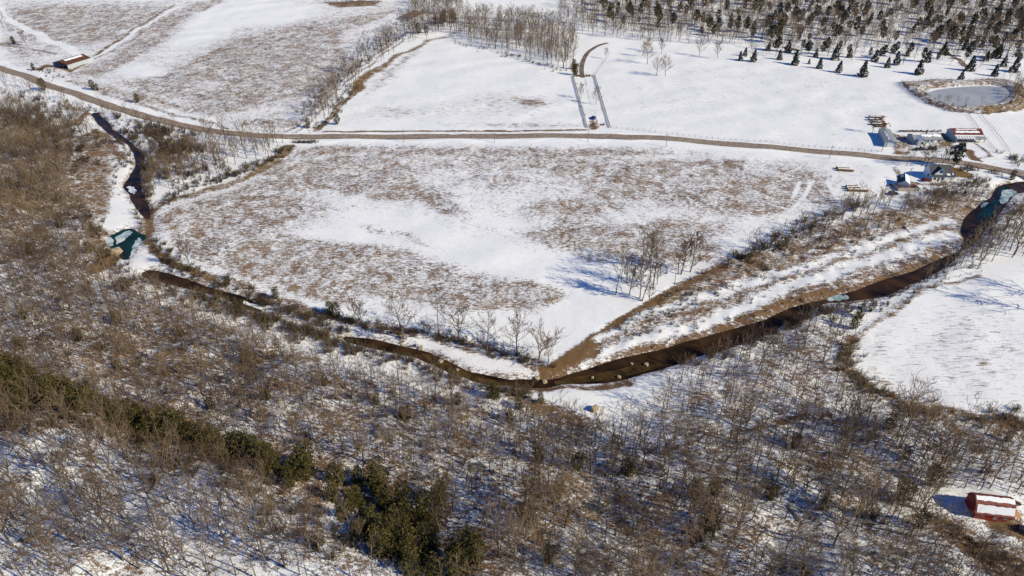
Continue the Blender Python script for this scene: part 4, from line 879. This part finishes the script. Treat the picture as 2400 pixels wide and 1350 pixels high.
def dust(seed, H, wid):
    g = np.random.default_rng(seed); n = 150; t = g.uniform(0, .95, n) ** 1.2; az = g.uniform(0, 6.28, n); q = (wid * (1 - t) ** .85 + .12) * g.uniform(.75, 1.08, n)
    c = np.stack([np.cos(az) * q, np.sin(az) * q, H * (.06 + .94 * t) + .1], 1); a = np.stack([np.cos(az), np.sin(az), -.35 + 0 * az], 1) * g.uniform(.2, .42, n)[:, None]; b = np.stack([-np.sin(az), np.cos(az), 0 * az], 1) * g.uniform(.12, .25, n)[:, None]
    return mesh_np('snow_dusting', np.stack([c - a, c + b, c + a, c - b], 1).reshape(-1, 3), np.arange(4 * n).reshape(-1, 4), M['snow'])
DUST = [dust(500 + i, 8.0, 2.3) for i in range(4)]
def proto(kind, i):
    if (kind, i) not in PROTO:
        if kind == 'shrub': PROTO[kind, i] = mesh_np('shrub', *TEMPL[kind][i], M['brush'])
        else:
            (v1, f1), (v2, f2) = TEMPL[kind][i]; PROTO[kind, i] = (mesh_np('trunk', v1, f1, M[MATS[kind][0]]), mesh_np('crown', v2, f2, M[MATS[kind][1]]))
    return PROTO[kind, i]
NAMES = {'bare': 'bare_tree', 'open': 'bare_tree', 'small': 'bare_tree', 'cedar': 'cedar_tree', 'spruce': 'spruce_tree', 'pine': 'pine_tree'}
CATS = {'bare': 'tree', 'open': 'tree', 'small': 'tree', 'cedar': 'evergreen tree', 'spruce': 'evergreen tree', 'pine': 'evergreen tree', 'shrub': 'shrub'}
rngT = random.Random(77)
def plant(kind, x, y, h, label, group=None, i=None, wide=1.0):
    i = rngT.randrange(len(TEMPL[kind])) if i is None else i % len(TEMPL[kind]); p = proto(kind, i)
    base = {'bare': 17, 'open': 13, 'small': 9, 'cedar': 6.5, 'spruce': 8, 'pine': 12.5, 'shrub': 2.4}[kind]; s = h / base; z = float(gz(x, y)) - .08; rz = rngT.uniform(0, 6.28)
    if kind == 'shrub':
        o = link('shrub', p); o.location = (x, y, z); o.rotation_euler = (0, 0, rz); o.scale = (s * wide, s * wide, s); return tag(o, label, 'shrub', group)
    t = thing(NAMES[kind], label, CATS[kind], (x, y, z), rz, group); t.scale = (s * wide, s * wide, s)
    t.rotation_euler = (rngT.gauss(0, .035), rngT.gauss(0, .035), rz)
    link('trunk', p[0], t); cr = link('crown', p[1], t)
    if kind == 'spruce': link('snow_dusting', DUST[i], cr)
    return t
def merge(name, kind, items, label, cat):
    g = np.random.default_rng(5)
    def acc(part, m):
        Vs, Fs, b = [], [], 0
        for (x, y, h) in items:
            tl = TEMPL[kind][int(g.integers(0, len(TEMPL[kind])))]; V, Fc = tl if kind == 'shrub' else tl[part]
            s = h / {'barefar': 12, 'barelow': 16.5, 'pine': 12.5, 'shrub': 2.4, 'cedar': 6.5}[kind]; a = g.uniform(0, 6.28); c, sn_ = math.cos(a) * s, math.sin(a) * s
            Q = np.empty_like(V); Q[:, 0] = V[:, 0] * c - V[:, 1] * sn_ + x; Q[:, 1] = V[:, 0] * sn_ + V[:, 1] * c + y; Q[:, 2] = V[:, 2] * s + float(gz(x, y)) - .08
            Vs.append(Q.astype(np.float32)); Fs.append(Fc + b); b += len(V)
        return np.concatenate(Vs), np.concatenate(Fs)
    if not items: return
    if kind == 'shrub': o = link(name, mesh_np(name, *acc(0, 0), M['brush']))
    else:
        V1, F1 = acc(0, 0); g = np.random.default_rng(5); V2, F2 = acc(1, 0)
        me = mesh_np(name, np.concatenate([V1, V2]), np.concatenate([F1, F2 + len(V1)]), M[MATS[kind][0]]); me.materials.append(M[MATS[kind][1]])
        mi = np.zeros(len(F1) + len(F2), np.int32); mi[len(F1):] = 1; me.polygons.foreach_set('material_index', mi); o = link(name, me)
    return tag(o, label, cat, None, 'stuff')
def nt_at(x, y):
    i = np.clip(np.searchsorted(XS, x), 0, NX - 1); j = np.clip(np.searchsorted(YS, y), 0, NY - 1); return notree[j, i] > .5
CLUMP = blur(_g.normal(0, 1, (NY, NX)), 6); CLUMP /= CLUMP.std()
def scatter(poly, sp, seed, keep=1.0, holes=()):
    P = pts(poly); g = np.random.default_rng(seed); x0, y0 = P.min(0); x1, y1 = P.max(0)
    xs = np.arange(x0, x1, sp); ys = np.arange(y0, y1, sp * .87); X, Y = np.meshgrid(xs, ys); X[1::2] += sp / 2
    X = (X + g.uniform(-.48, .48, X.shape) * sp).ravel(); Y = (Y + g.uniform(-.48, .48, Y.shape) * sp).ravel()
    i_ = np.clip(np.searchsorted(XS, X), 0, NX - 1); j_ = np.clip(np.searchsorted(YS, Y), 0, NY - 1); cl = np.clip(1.0 + .3 * CLUMP[j_, i_], .25, 1.05)
    k = inpoly(X, Y, P) & ~nt_at(X, Y) & (g.uniform(0, 1, X.shape) < keep * cl)
    for hpoly in holes: k &= ~inpoly(X, Y, pts(hpoly))
    k &= (Y > 62)
    return list(zip(X[k], Y[k]))
# ------------------------------------------------------------------ single trees
def lone(kind, u, v, h, label, i=None, wide=1.0, group=None):
    x, y = at(u, v); return plant(kind, float(x), float(y), h, label, group, i, wide)
G_ = 'bare trees of the grove in the big field'
for n_, (u, v, h) in enumerate([(1443, 690, 18), (1457, 660, 17), (1468, 663, 10), (1475, 691, 12), (1499, 700, 14), (1505, 706, 19), (1505, 628, 17), (1518, 630, 18), (1531, 676, 19), (1540, 668, 9), (1524, 650, 20), (1578, 692, 17), (1589, 640, 17), (1596, 642, 14), (1618, 636, 15), (1520, 711, 7)]):
    lone('bare' if h > 15 else 'small', u, v, h, {0: 'tall bare tree at the left front corner of the field grove', 15: 'short crooked bare tree in front of the field grove', 14: 'round crowned bare tree at the right rear of the field grove', 11: 'slim bare tree standing alone at the right front of the field grove'}.get(n_, 'bare tree inside the small grove on the snowy field'), i=n_, group=G_ if n_ not in (0, 15, 14, 11) else None)
for k, (kind, u, v, h, lab, i) in enumerate([
 ('open', 947, 793, 15, 'round crowned bare tree on the creek bank, leftmost of the bank row', 0), ('bare', 1029, 782, 20, 'tallest slim bare tree in the creek bank row below the field', 1), ('open', 1073, 794, 13, 'many stemmed bare tree right of the tallest bank tree', 1), ('open', 1141, 817, 12, 'small bare tree on the bank midway along the row', 0), ('open', 1210, 827, 14, 'wide bare tree near the right end of the creek bank row', 2), ('open', 1263, 839, 12, 'bare tree at the point beside the brown ditch bank', 1), ('small', 1286, 850, 9, 'small tree nearest the creek junction', 2),
 ('small', 447, 628, 12, 'lone bare tree at the lower left corner of the big field', 1), ('small', 1362, 231, 8.5, 'small rounded bare tree left of the snowy driveway', 0), ('small', 1397, 245, 10, 'oval bare tree right of the snowy driveway', 1), ('small', 1421, 138, 7, 'bushy small tree at the end of the thin fence by the curved drive', 2),
 ('open', 1517, 150, 13, 'bare tree right of the curved drive, tallest of its cluster', 0), ('small', 1505, 132, 10, 'thin bare tree at the rear of the cluster right of the drive', 0), ('small', 1550, 127, 10, 'slim bare tree right of the cluster by the curved drive', 1), ('open', 1539, 178, 11, 'left tree of the bare pair on the snowy upper field', 2), ('open', 1559, 178, 12, 'right tree of the bare pair on the snowy upper field', 0), ('open', 1639, 131, 10, 'spreading bare tree at the forest edge with its shadow on snow', 4), ('small', 1682, 137, 11, 'thin bare tree at the forest edge right of the spreading one', 0), ('small', 1518, 120, 9, 'bare tree behind the cluster right of the drive', 2),
 ('open', 8, 66, 12, 'bare tree at the far left edge above the farm lane', 2), ('small', 64, 107, 10, 'lone bare tree on the snow left of the rusty shed', 0), ('cedar', 34, 104, 6, 'dark bushy evergreen left of the rusty shed', 0), ('cedar', 80, 165, 5, 'rust brown bush beside the road below the rusty shed', 1), ('cedar', 104, 212, 8, 'dark cedar below the road at the far left', 2), ('cedar', 219, 211, 6.5, 'dark round cedar by the road, left one of the pair', 3), ('cedar', 229, 213, 4.5, 'olive cedar by the road, right one of the pair', 1), ('cedar', 323, 241, 6, 'small lone round cedar above the road at left', 0),
 ('open', 2124, 388, 8.5, 'bare roadside tree, leftmost above the farmhouse', 0), ('open', 2161, 388, 9.5, 'forked bare roadside tree above the farmhouse roof, left of a pair', 1), ('open', 2171, 389, 10, 'leaning bare roadside tree above the farmhouse roof, right of a pair', 3), ('small', 2206, 390, 9.5, 'bare tree just left of the green road pine', 0), ('small', 2219, 391, 9, 'thin bare tree directly beside the green road pine', 1), ('pine', 2232, 395, 13, 'tall dense green pine beside the road above the farmhouse', 0),
 ('open', 2440, 735, 17, 'large bare tree on the right hand field casting a long shadow', 0), ('open', 2470, 700, 15, 'second large bare tree on the right hand field beyond the first', 3), ('cedar', 2371, 420, 5, 'small dark evergreen at the bridge end', 2), ('small', 2044, 313, 8, 'bare tree behind the left end of the metal barn', 0), ('small', 2240, 378, 6, 'slim tree growing on snow above the road pine', 1),
 ('cedar', 648, 700, 5, 'olive round cedar on the bank below the big field', 0), ('cedar', 790, 745, 6.5, 'leaning dark cedar on the bank left of the bank row', 2), ('cedar', 775, 735, 5, 'cedar beside the leaning dark bank cedar', 3), ('small', 835, 755, 9, 'thin bare tree right of the bank cedars', 1), ('small', 850, 760, 9, 'second thin bare tree right of the bank cedars', 0), ('small', 893, 790, 7, 'leaning bare tree on the snowy gravel below the bank', 2),
 ('cedar', 1348, 176, 8, 'olive dark cedar at the wood corner beside the gateway', 0), ('cedar', 1345, 162, 7, 'second cedar behind the one at the gateway', 1), ('cedar', 1332, 330, 1, 'x', 0),
 ('cedar', 722, 300, 6, 'dark cedar at the foot of the snowy lane', 2), ('cedar', 790, 292, 7, 'dark evergreen beside the ochre bank near the lane foot', 3),
 ('cedar', 2000, 770, 6.5, 'large olive cedar at the left corner of the right hand field', 0), ('cedar', 2015, 745, 6, 'dark olive cedar above the large corner cedar', 1), ('cedar', 2040, 730, 5, 'olive cedar nearest the water by the right hand field', 2)]):
    if lab != 'x': lone(kind, u, v, h, lab, i)
SPR = [(1826, 140, 9, 'leftmost spruce on the snow edge'), (1862, 152, 9, 0), (1896, 149, 4, 'tiny young spruce on the snow edge'), (1911, 134, 9, 0), (1921, 160, 7.5, 0), (1965, 169, 10, 0), (2021, 179, 9.5, 'solitary spruce nearest the road on the snow edge'), (2050, 144, 9, 0), (2078, 158, 10, 0), (2100, 152, 9, 0), (2125, 132, 7.5, 0), (2152, 174, 9, 0), (2172, 146, 9, 0), (2249, 191, 9.5, 'spruce on the far bank of the pond'), (2272, 166, 10, 'leaning spruce right of the brown weeds'), (2310, 142, 9, 0), (2335, 136, 9, 0), (2330, 178, 8.5, 0), (2350, 156, 11, 0), (2376, 168, 10, 0), (1745, 132, 8, 0), (1735, 142, 6, 0), (1765, 144, 9, 'dark spruce above its brown skirt at the left of the edge'), (1800, 118, 9, 0), (1956, 140, 10, 0), (1990, 135, 9, 0), (2210, 125, 8, 0), (2260, 118, 9, 0), (2300, 112, 10, 0), (1846, 122, 9, 0)]
for k, (u, v, h, lab) in enumerate(SPR): lone('spruce', u, v, h * (.78, 1.1, .92, .7, 1.02)[k % 5], lab or 'snow dusted spruce among the scattered spruces along the upper field edge', k, group=None if lab else 'scattered spruces along the upper field edge')

# ------------------------------------------------------------------ woods
BARE, CED, PIN, SHR = [], [], [], []                     # (x, y, h, zone)
def addto(L, P, h0, h1, zone, seed):
    g = random.Random(seed)
    for x, y in P: L.append((float(x), float(y), g.uniform(h0, h1), zone))
Z_LEFT = [(-60,238),(60,260),(150,296),(190,335),(172,400),(182,470),(212,545),(232,590),(252,640),(320,690),(420,730),(520,765),(610,805),(700,838),(800,878),(900,900),(1000,925),(1090,948),(1200,972),(1280,995),(1210,1330),(1130,1300),(1000,1185),(850,1105),(600,1045),(350,992),(150,932),(-60,870)]
Z_BELT = [(-60,868),(60,880),(150,930),(330,985),(480,1020),(640,1072),(780,1105),(950,1160),(1040,1225),(1150,1330),(1170,1400),(900,1400),(800,1290),(700,1225),(600,1140),(450,1080),(300,1035),(100,1000),(-60,990)]
Z_SW = [(-60,1000),(100,1010),(300,1048),(450,1090),(600,1150),(700,1235),(800,1300),(900,1400),(-60,1400)]
Z_CEN = [(1285,995),(1450,1022),(1600,1025),(1800,1010),(1990,985),(2060,985),(2200,1022),(2460,1038),(2460,1400),(1175,1400),(1160,1320)]
Z_SPARSE = [(1540,930),(1600,880),(1750,815),(1850,775),(1960,735),(1990,800),(1982,880),(2060,940),(1990,970),(1800,995),(1640,1000),(1540,990)]
CLEAR = [(2205,1180),(2270,1150),(2400,1165),(2460,1225),(2460,1350),(2330,1350),(2240,1300),(2205,1235)]
addto(BARE, scatter([(2215,1245),(2300,1290),(2440,1340),(2440,1390),(2300,1390),(2220,1300)], 5.2, 91, .9), 8, 13, 'centre', 91)
addto(BARE, scatter(Z_LEFT, 3.3, 1, 1), 7, 14, 'left', 1)
addto(BARE, scatter(Z_BELT, 4.2, 2, .65), 6.5, 11, 'belt', 2)
addto(BARE, scatter(Z_SW, 4.1, 3, 1), 9, 16, 'sw', 3)
addto(BARE, scatter(Z_CEN, 3.8, 4, 1, [CLEAR]), 9, 16.5, 'centre', 4)
addto(BARE, scatter(Z_SPARSE, 4.3, 5, .95), 8, 14, 'sparse', 5)
addto(BARE, scatter([(1700,610),(1760,588),(1830,560),(1900,528),(1990,480),(2050,470),(2110,478),(2180,462),(2290,448),(2330,455),(2270,475),(2180,495),(2050,505),(1930,545),(1800,585),(1720,622)], 4.0, 6, .85), 5.5, 10.5, 'island', 6)
addto(BARE, scatter([(1900,560),(2050,520),(2200,480),(2290,470),(2240,510),(2100,540),(1950,585)], 4.2, 61, .75), 6, 9, 'island', 61)
addto(BARE, scatter([(2270,585),(2330,535),(2370,490),(2420,465),(2460,600),(2330,622),(2200,655),(2100,690),(2130,660)], 4.2, 7, .9), 8, 13, 'rightbank', 7)
addto(BARE, scatter([(2010,720),(2080,695),(2140,665),(2180,650),(2120,690),(2050,735)], 7, 8, .5), 7, 10, 'rightbank', 8)
addto(BARE, scatter([(700,290),(760,210),(840,130),(930,70),(960,20),(985,-20),(1110,-20),(1075,55),(1010,88),(930,118),(850,185),(800,240),(750,298)], 5.6, 9, .75), 9, 13.5, 'lane', 9)
addto(BARE, scatter([(1000,60),(1060,85),(1130,112),(1200,128),(1270,150),(1340,172),(1352,120),(1345,85),(1300,60),(1210,45),(1120,40),(1080,45)], 5.6, 10, .95), 10, 14, 'copse', 10)
addto(BARE, scatter([(1310,-30),(1310,50),(1360,80),(1450,92),(1560,100),(1700,108),(1800,112),(1950,120),(2100,112),(2250,128),(2460,140),(2460,-30)], 6.6, 11, .95), 9, 13.5, 'far', 11)
addto(BARE, scatter([(760,-20),(760,6),(830,10),(900,-4),(900,-20)], 6, 12, .9), 9, 12, 'far', 12)
addto(BARE, scatter([(430,330),(500,318),(580,325),(670,335),(640,365),(560,400),(480,430),(400,450),(370,420),(400,380)], 5.0, 13, .75), 8, 13, 'corner', 13)
addto(BARE, scatter([(60,180),(200,228),(330,275),(440,300),(420,320),(330,292),(250,280),(200,250),(0,222),(0,180)], 5.5, 14, .65), 5, 9, 'corner', 14)
addto(BARE, scatter([(640,712),(740,752),(850,782),(960,800),(900,790),(760,770),(650,735)], 7, 15, .5), 7, 11, 'bank', 15)
addto(BARE, scatter([(1300,900),(1420,905),(1420,960),(1300,945)], 9, 16, .35), 8, 10, 'sparse', 16)
addto(BARE, scatter([(2110,205),(2170,240),(2230,258),(2380,250),(2395,215),(2375,205),(2360,240),(2240,252),(2170,228)], 4.2, 17, .45), 4, 6, 'pond', 17)
addto(BARE, scatter([(2345,255),(2385,240),(2395,205),(2350,180),(2375,205),(2365,235)], 3, 18, .95), 5, 8, 'pond', 18)
addto(CED, scatter([(620,1085),(780,1112),(950,1172),(1040,1230),(1130,1330),(1140,1380),(960,1380),(830,1260),(720,1160),(620,1120)], 3.4, 20, .8), 5, 9.5, 'belt', 20)
addto(CED, scatter([(-60,865),(60,885),(100,925),(80,980),(-60,990)], 3.2, 21, .9), 6, 9, 'belt', 21)
addto(CED, scatter([(100,925),(330,985),(500,1030),(640,1078),(620,1095),(470,1060),(320,1015),(120,965)], 3.5, 22, .85), 5.5, 9, 'belt', 22)
addto(CED, scatter(Z_LEFT, 17, 23, .6), 3.5, 6.5, 'left', 23)
addto(CED, scatter(Z_CEN, 13, 24, .55, [CLEAR]), 3.5, 7, 'centre', 24)
addto(CED, scatter([(1080,905),(1260,935),(1300,965),(1200,960),(1080,930)], 5, 25, .6), 3.5, 6, 'centre', 25)
addto(CED, scatter([(900,130),(1000,60),(1080,20),(1060,60),(990,90)], 11, 26, .6), 6, 9, 'lane', 26)
addto(PIN, scatter([(1380,-20),(1410,60),(1500,72),(1700,92),(1850,104),(2100,105),(2300,118),(2460,130),(2460,-20)], 11.5, 30, .66), 6, 13.5, 'far', 30)
addto(PIN, scatter([(1720,104),(1850,112),(2100,120),(2400,140),(2400,160),(2100,142),(1900,135),(1720,125)], 11, 31, .5), 7, 11, 'far', 31)
addto(BARE, scatter([(1700,100),(1850,112),(2100,120),(2400,140),(2400,165),(2100,150),(1900,140),(1700,125)], 9, 32, .6), 7, 11, 'far', 32)
# brush along banks and edges
addto(BARE, scatter([(140,270),(200,262),(215,300),(255,335),(225,330),(200,345),(180,320)], 4, 81, .8), 6, 10, 'corner', 81)
addto(BARE, scatter([(345,345),(400,380),(440,420),(380,460),(350,470),(345,400)], 4.2, 82, .8), 6, 11, 'corner', 82)
def along(line, r, n, seed, h0, h1, zone, L=SHR):
    P = pts(line); d = np.r_[0, np.cumsum(np.linalg.norm(np.diff(P, axis=0), axis=1))]; g = np.random.default_rng(seed)
    for s in g.uniform(0, d[-1], n):
        x = np.interp(s, d, P[:, 0]) + g.normal(0, r); y = np.interp(s, d, P[:, 1]) + g.normal(0, r)
        if not nt_at(np.array([x]), np.array([y]))[0]: L.append((float(x), float(y), float(g.uniform(h0, h1)), zone))
along([(1700,618),(1760,596),(1850,556),(1930,520),(2020,480)], 2.0, 90, 40, 1.8, 3.5, 'island')
along([(2180,455),(2250,440),(2320,430)], 4, 40, 41, 1.5, 3, 'island'); along([(2110,455),(2240,452)], 1.8, 22, 411, 1.5, 2.6, 'island')
along([(1450,790),(1650,690),(1900,600),(2150,520)], 4.5, 110, 42, .8, 1.9, 'island'); along([(1560,800),(1800,720),(2000,650),(2200,570)], 3.5, 70, 43, .7, 1.6, 'island')
along([(360,560),(400,615),(470,650),(560,685),(660,722),(760,745),(900,770)], 2.0, 130, 44, 1.2, 2.8, 'bank'); along([(900,772),(1000,782),(1100,808),(1200,835),(1290,858)], 1.6, 90, 45, 1.0, 2.4, 'bank')
along([(380,470),(450,440),(540,415),(610,385),(680,345)], 2.5, 100, 46, 1.5, 3.2, 'corner'); along([(340,300),(400,330),(440,350),(390,370),(350,400)], 7, 190, 47, 2.5, 4.5, 'corner'); along([(380,420),(430,400),(500,400)], 6, 60, 48, 1.5, 3, 'corner')
along([(-20,225),(60,235),(150,250),(220,262),(300,290),(400,305)], 4, 110, 49, 1.2, 3, 'corner'); along([(30,270),(100,300),(150,330),(140,380)], 9, 130, 50, 2.5, 4.5, 'left')
along([(690,333),(742,334)], .8, 46, 51, 1.0, 1.6, 'hedge')
along([(700,292),(740,240),(800,180),(870,125),(950,80)], 3.5, 90, 52, 1.2, 2.6, 'lane'); along([(745,300),(780,265),(830,205)], 2.5, 50, 53, 1.5, 2.6, 'lane')
along([(720,775),(800,812),(870,832),(960,848),(1060,888),(1160,912),(1250,922)], 2.2, 150, 54, 1.5, 3.0, 'bank'); along([(330,660),(430,690),(540,725),(640,765),(720,790)], 2.5, 110, 55, 1.5, 3.2, 'left'); along([(205,500),(240,600),(300,650)], 3, 60, 56, 1.5, 3.5, 'left')
along([(1600,850),(1700,822),(1800,792),(1900,745),(1990,715)], 2.0, 110, 57, 1.5, 3.5, 'sparse'); along([(2260,595),(2310,560),(2350,520),(2400,480)], 2.5, 60, 58, 1.2, 2.6, 'rightbank'); along([(2040,720),(2110,685),(2190,640),(2300,615)], 3, 80, 59, .9, 2, 'rightbank')
along([(1985,800),(1985,870),(2060,925),(2150,965),(2250,985),(2400,990)], 2.2, 130, 60, 1.0, 2.6, 'centre'); along([(1740,992),(1830,995),(1960,968)], 1.2, 22, 62, .7, 1.4, 'centre')
along([(2215,1235),(2270,1270),(2330,1310),(2400,1345)], 2.2, 90, 63, .8, 1.8, 'centre'); along([(1640,1290),(1660,1240),(1680,1200)], 1.6, 40, 64, 1.2, 2.4, 'centre'); along([(0,1000),(300,1035),(450,1078),(600,1135),(800,1285)], 3.5, 160, 65, 1.8, 3.6, 'belt')
along([(2130,205),(2180,240),(2240,262),(2320,265),(2385,245),(2392,212)], 2, 90, 66, .7, 1.5, 'pond'); along([(2230,393),(2320,402),(2370,412)], 2, 40, 67, 1.2, 2.6, 'island'); along([(2360,365),(2400,382)], 3, 20, 68, 1.5, 2.6, 'rightbank'); along([(1060,100),(1200,132),(1330,170)], 2.5, 60, 69, 1, 2, 'copse')
along([(85,163),(150,185)], 3, 24, 70, 1.0, 2.0, 'corner'); along([(940,800),(1020,830),(1100,878)], 1.2, 20, 71, .8, 1.5, 'bank')
addto(BARE, scatter([(300,665),(420,700),(600,765),(800,838),(1000,890),(1200,940),(1280,965),(1280,995),(1200,972),(1000,925),(800,878),(600,800),(420,730),(300,680)], 4.6, 92, .8), 5, 9, 'left', 92)
along([(215,315),(188,375),(178,430),(185,490),(220,550)], 2.5, 60, 86, 1, 2.4, 'left'); along([(280,330),(320,360),(345,400),(335,470),(355,540)], 2.2, 110, 83, 1.6, 3.6, 'corner'); along([(250,300),(330,335)], 2.5, 50, 84, 1.5, 3.2, 'corner'); along([(275,370),(270,440),(300,460)], 1.8, 26, 85, .8, 1.6, 'corner')
along([(470,690),(560,715),(640,745),(730,780),(830,812)], 2.4, 130, 95, 1.6, 3.8, 'left'); along([(480,680),(600,712),(720,755),(800,785)], 1.6, 120, 96, 1.2, 3.4, 'bank'); along([(1420,800),(1600,705),(1750,630),(1900,575),(2100,510)], 5.5, 120, 97, .8, 2.0, 'island')
for zz_, nn_ in ((Z_LEFT, 5.8), (Z_CEN, 8.5)): addto(SHR, scatter(zz_, nn_, 98, .8), .8, 2.4, 'left' if zz_ is Z_LEFT else 'centre', 98)
def split(L, nmax):
    def size(t):
        dep_ = t[1] * cP + CAMH * sP; u, v = proj(np.array([t[0]]), np.array([t[1]]), np.array([t[2] * .4])); vis = -20 < u[0] < 2420 and -10 < v[0] < 1370; return (t[2] / dep_) if vis else -1
    L = sorted([(size(t), t) for t in L], reverse=True); return [t for s, t in L[:nmax] if s > 0], [t for s, t in L[nmax:]]
ZL = {'left': ('leafless tree in the dense wood left of the creek', 'trees of the wood left of the creek'), 'belt': ('tan leafless tree among the dark evergreen belt at lower left', 'bare trees in the evergreen belt'), 'sw': ('slim leafless tree on the snowy slope in the lower left corner', 'trees on the lower left snow slope'), 'centre': ('leafless tree in the snowy wood along the bottom, right of the evergreen belt', 'trees of the bottom wood'),
      'sparse': ('bare tree standing in thin woods between creek and right hand field', 'trees of the thin wood'), 'island': ('bare tree on the brushy strip between creek and big field', 'trees on the brushy strip'), 'rightbank': ('bare tree on the right bank of the dark creek', 'trees on the right bank'), 'lane': ('bare tree beside the lane climbing from the road', 'trees along the lane'), 'copse': ('tall bare tree in the copse above the upper snow field', 'trees of the upper copse'), 'far': ('bare tree in the mixed forest along the top', 'bare trees of the top forest'), 'corner': ('bare tree near the road between creek and big field', 'trees by the creek and road'), 'bank': ('bare tree on the bank below the big field', 'trees on the field bank'), 'pond': ('low bare tree on the rim of the frozen pond', 'small trees round the pond'), 'hedge': ('low olive brush in the hedge beside the culvert', 'hedge brush by the culvert')}
CL = {'belt': ('olive green cedar in the dark evergreen belt at lower left', 'cedars of the evergreen belt'), 'left': ('small green cedar under the bare wood left of the creek', 'cedars in the left wood'), 'centre': ('olive cedar scattered in the snowy wood along the bottom', 'cedars in the bottom wood'), 'lane': ('dark cedar among bare trees by the upper lane', 'cedars by the upper lane')}
SLB = {'left': 'brown brush in and beside the wood left of the creek', 'belt': 'tan brush along the foot of the evergreen belt', 'centre': 'brown brush in and beside the bottom wood', 'sparse': 'dark brush along the shaded creek bank', 'island': 'brown brush on the strip between creek and big field', 'rightbank': 'brush on the right bank of the dark creek', 'lane': 'brown brush beside the climbing lane', 'copse': 'low brush along the front of the upper copse', 'corner': 'dark brush between the road and the upper creek', 'bank': 'brown brush on the bank below the big field', 'pond': 'weedy brush on the pond embankment', 'hedge': 'olive brush of the low hedge beside the culvert'}
bi, bs = split(BARE, 300 - 62); ci, cs_ = split(CED, 240); pi_, ps = split(PIN, 260); si, ss_ = split(SHR, 300)
for x, y, h, zn in bi: plant('bare', x, y, h, *ZL[zn])
for x, y, h, zn in ci: plant('cedar', x, y, h, *CL[zn], wide=rngT.uniform(.9, 1.25))
for x, y, h, zn in pi_: plant('pine', x, y, h, 'dark pine standing in the mixed forest along the top', 'pines of the top forest', wide=rngT.uniform(.8, 1.15))
for x, y, h, zn in si: plant('shrub', x, y, h, SLB[zn], 'brush: ' + SLB[zn].split(' ', 1)[1], wide=rngT.uniform(.9, 1.4))
FARZ = ('far', 'lane', 'copse', 'island', 'rightbank', 'corner', 'pond', 'bank')
merge('woodland', 'barelow', [(x, y, h) for x, y, h, z in bs if z not in FARZ], 'mass of leafless trees filling the near woods along the bottom and left', 'woodland')
merge('far_woodland', 'barefar', [(x, y, h) for x, y, h, z in bs if z in FARZ], 'mass of leafless trees in the copses, banks and forest beyond the field', 'woodland')
merge('undergrowth', 'shrub', [(x, y, h) for x, y, h, z in ss_], 'mass of low brown brush along banks and wood edges', 'brush')
merge('pine_wood', 'pine', [(x, y, h) for x, y, h, z in ps], 'far pines in the mixed forest', 'woodland'); merge('cedar_thicket', 'cedar', [(x, y, h) for x, y, h, z in cs_], 'outlying cedars in the woods', 'woodland')
print('counts', len(BARE), len(CED), len(PIN), len(SHR))
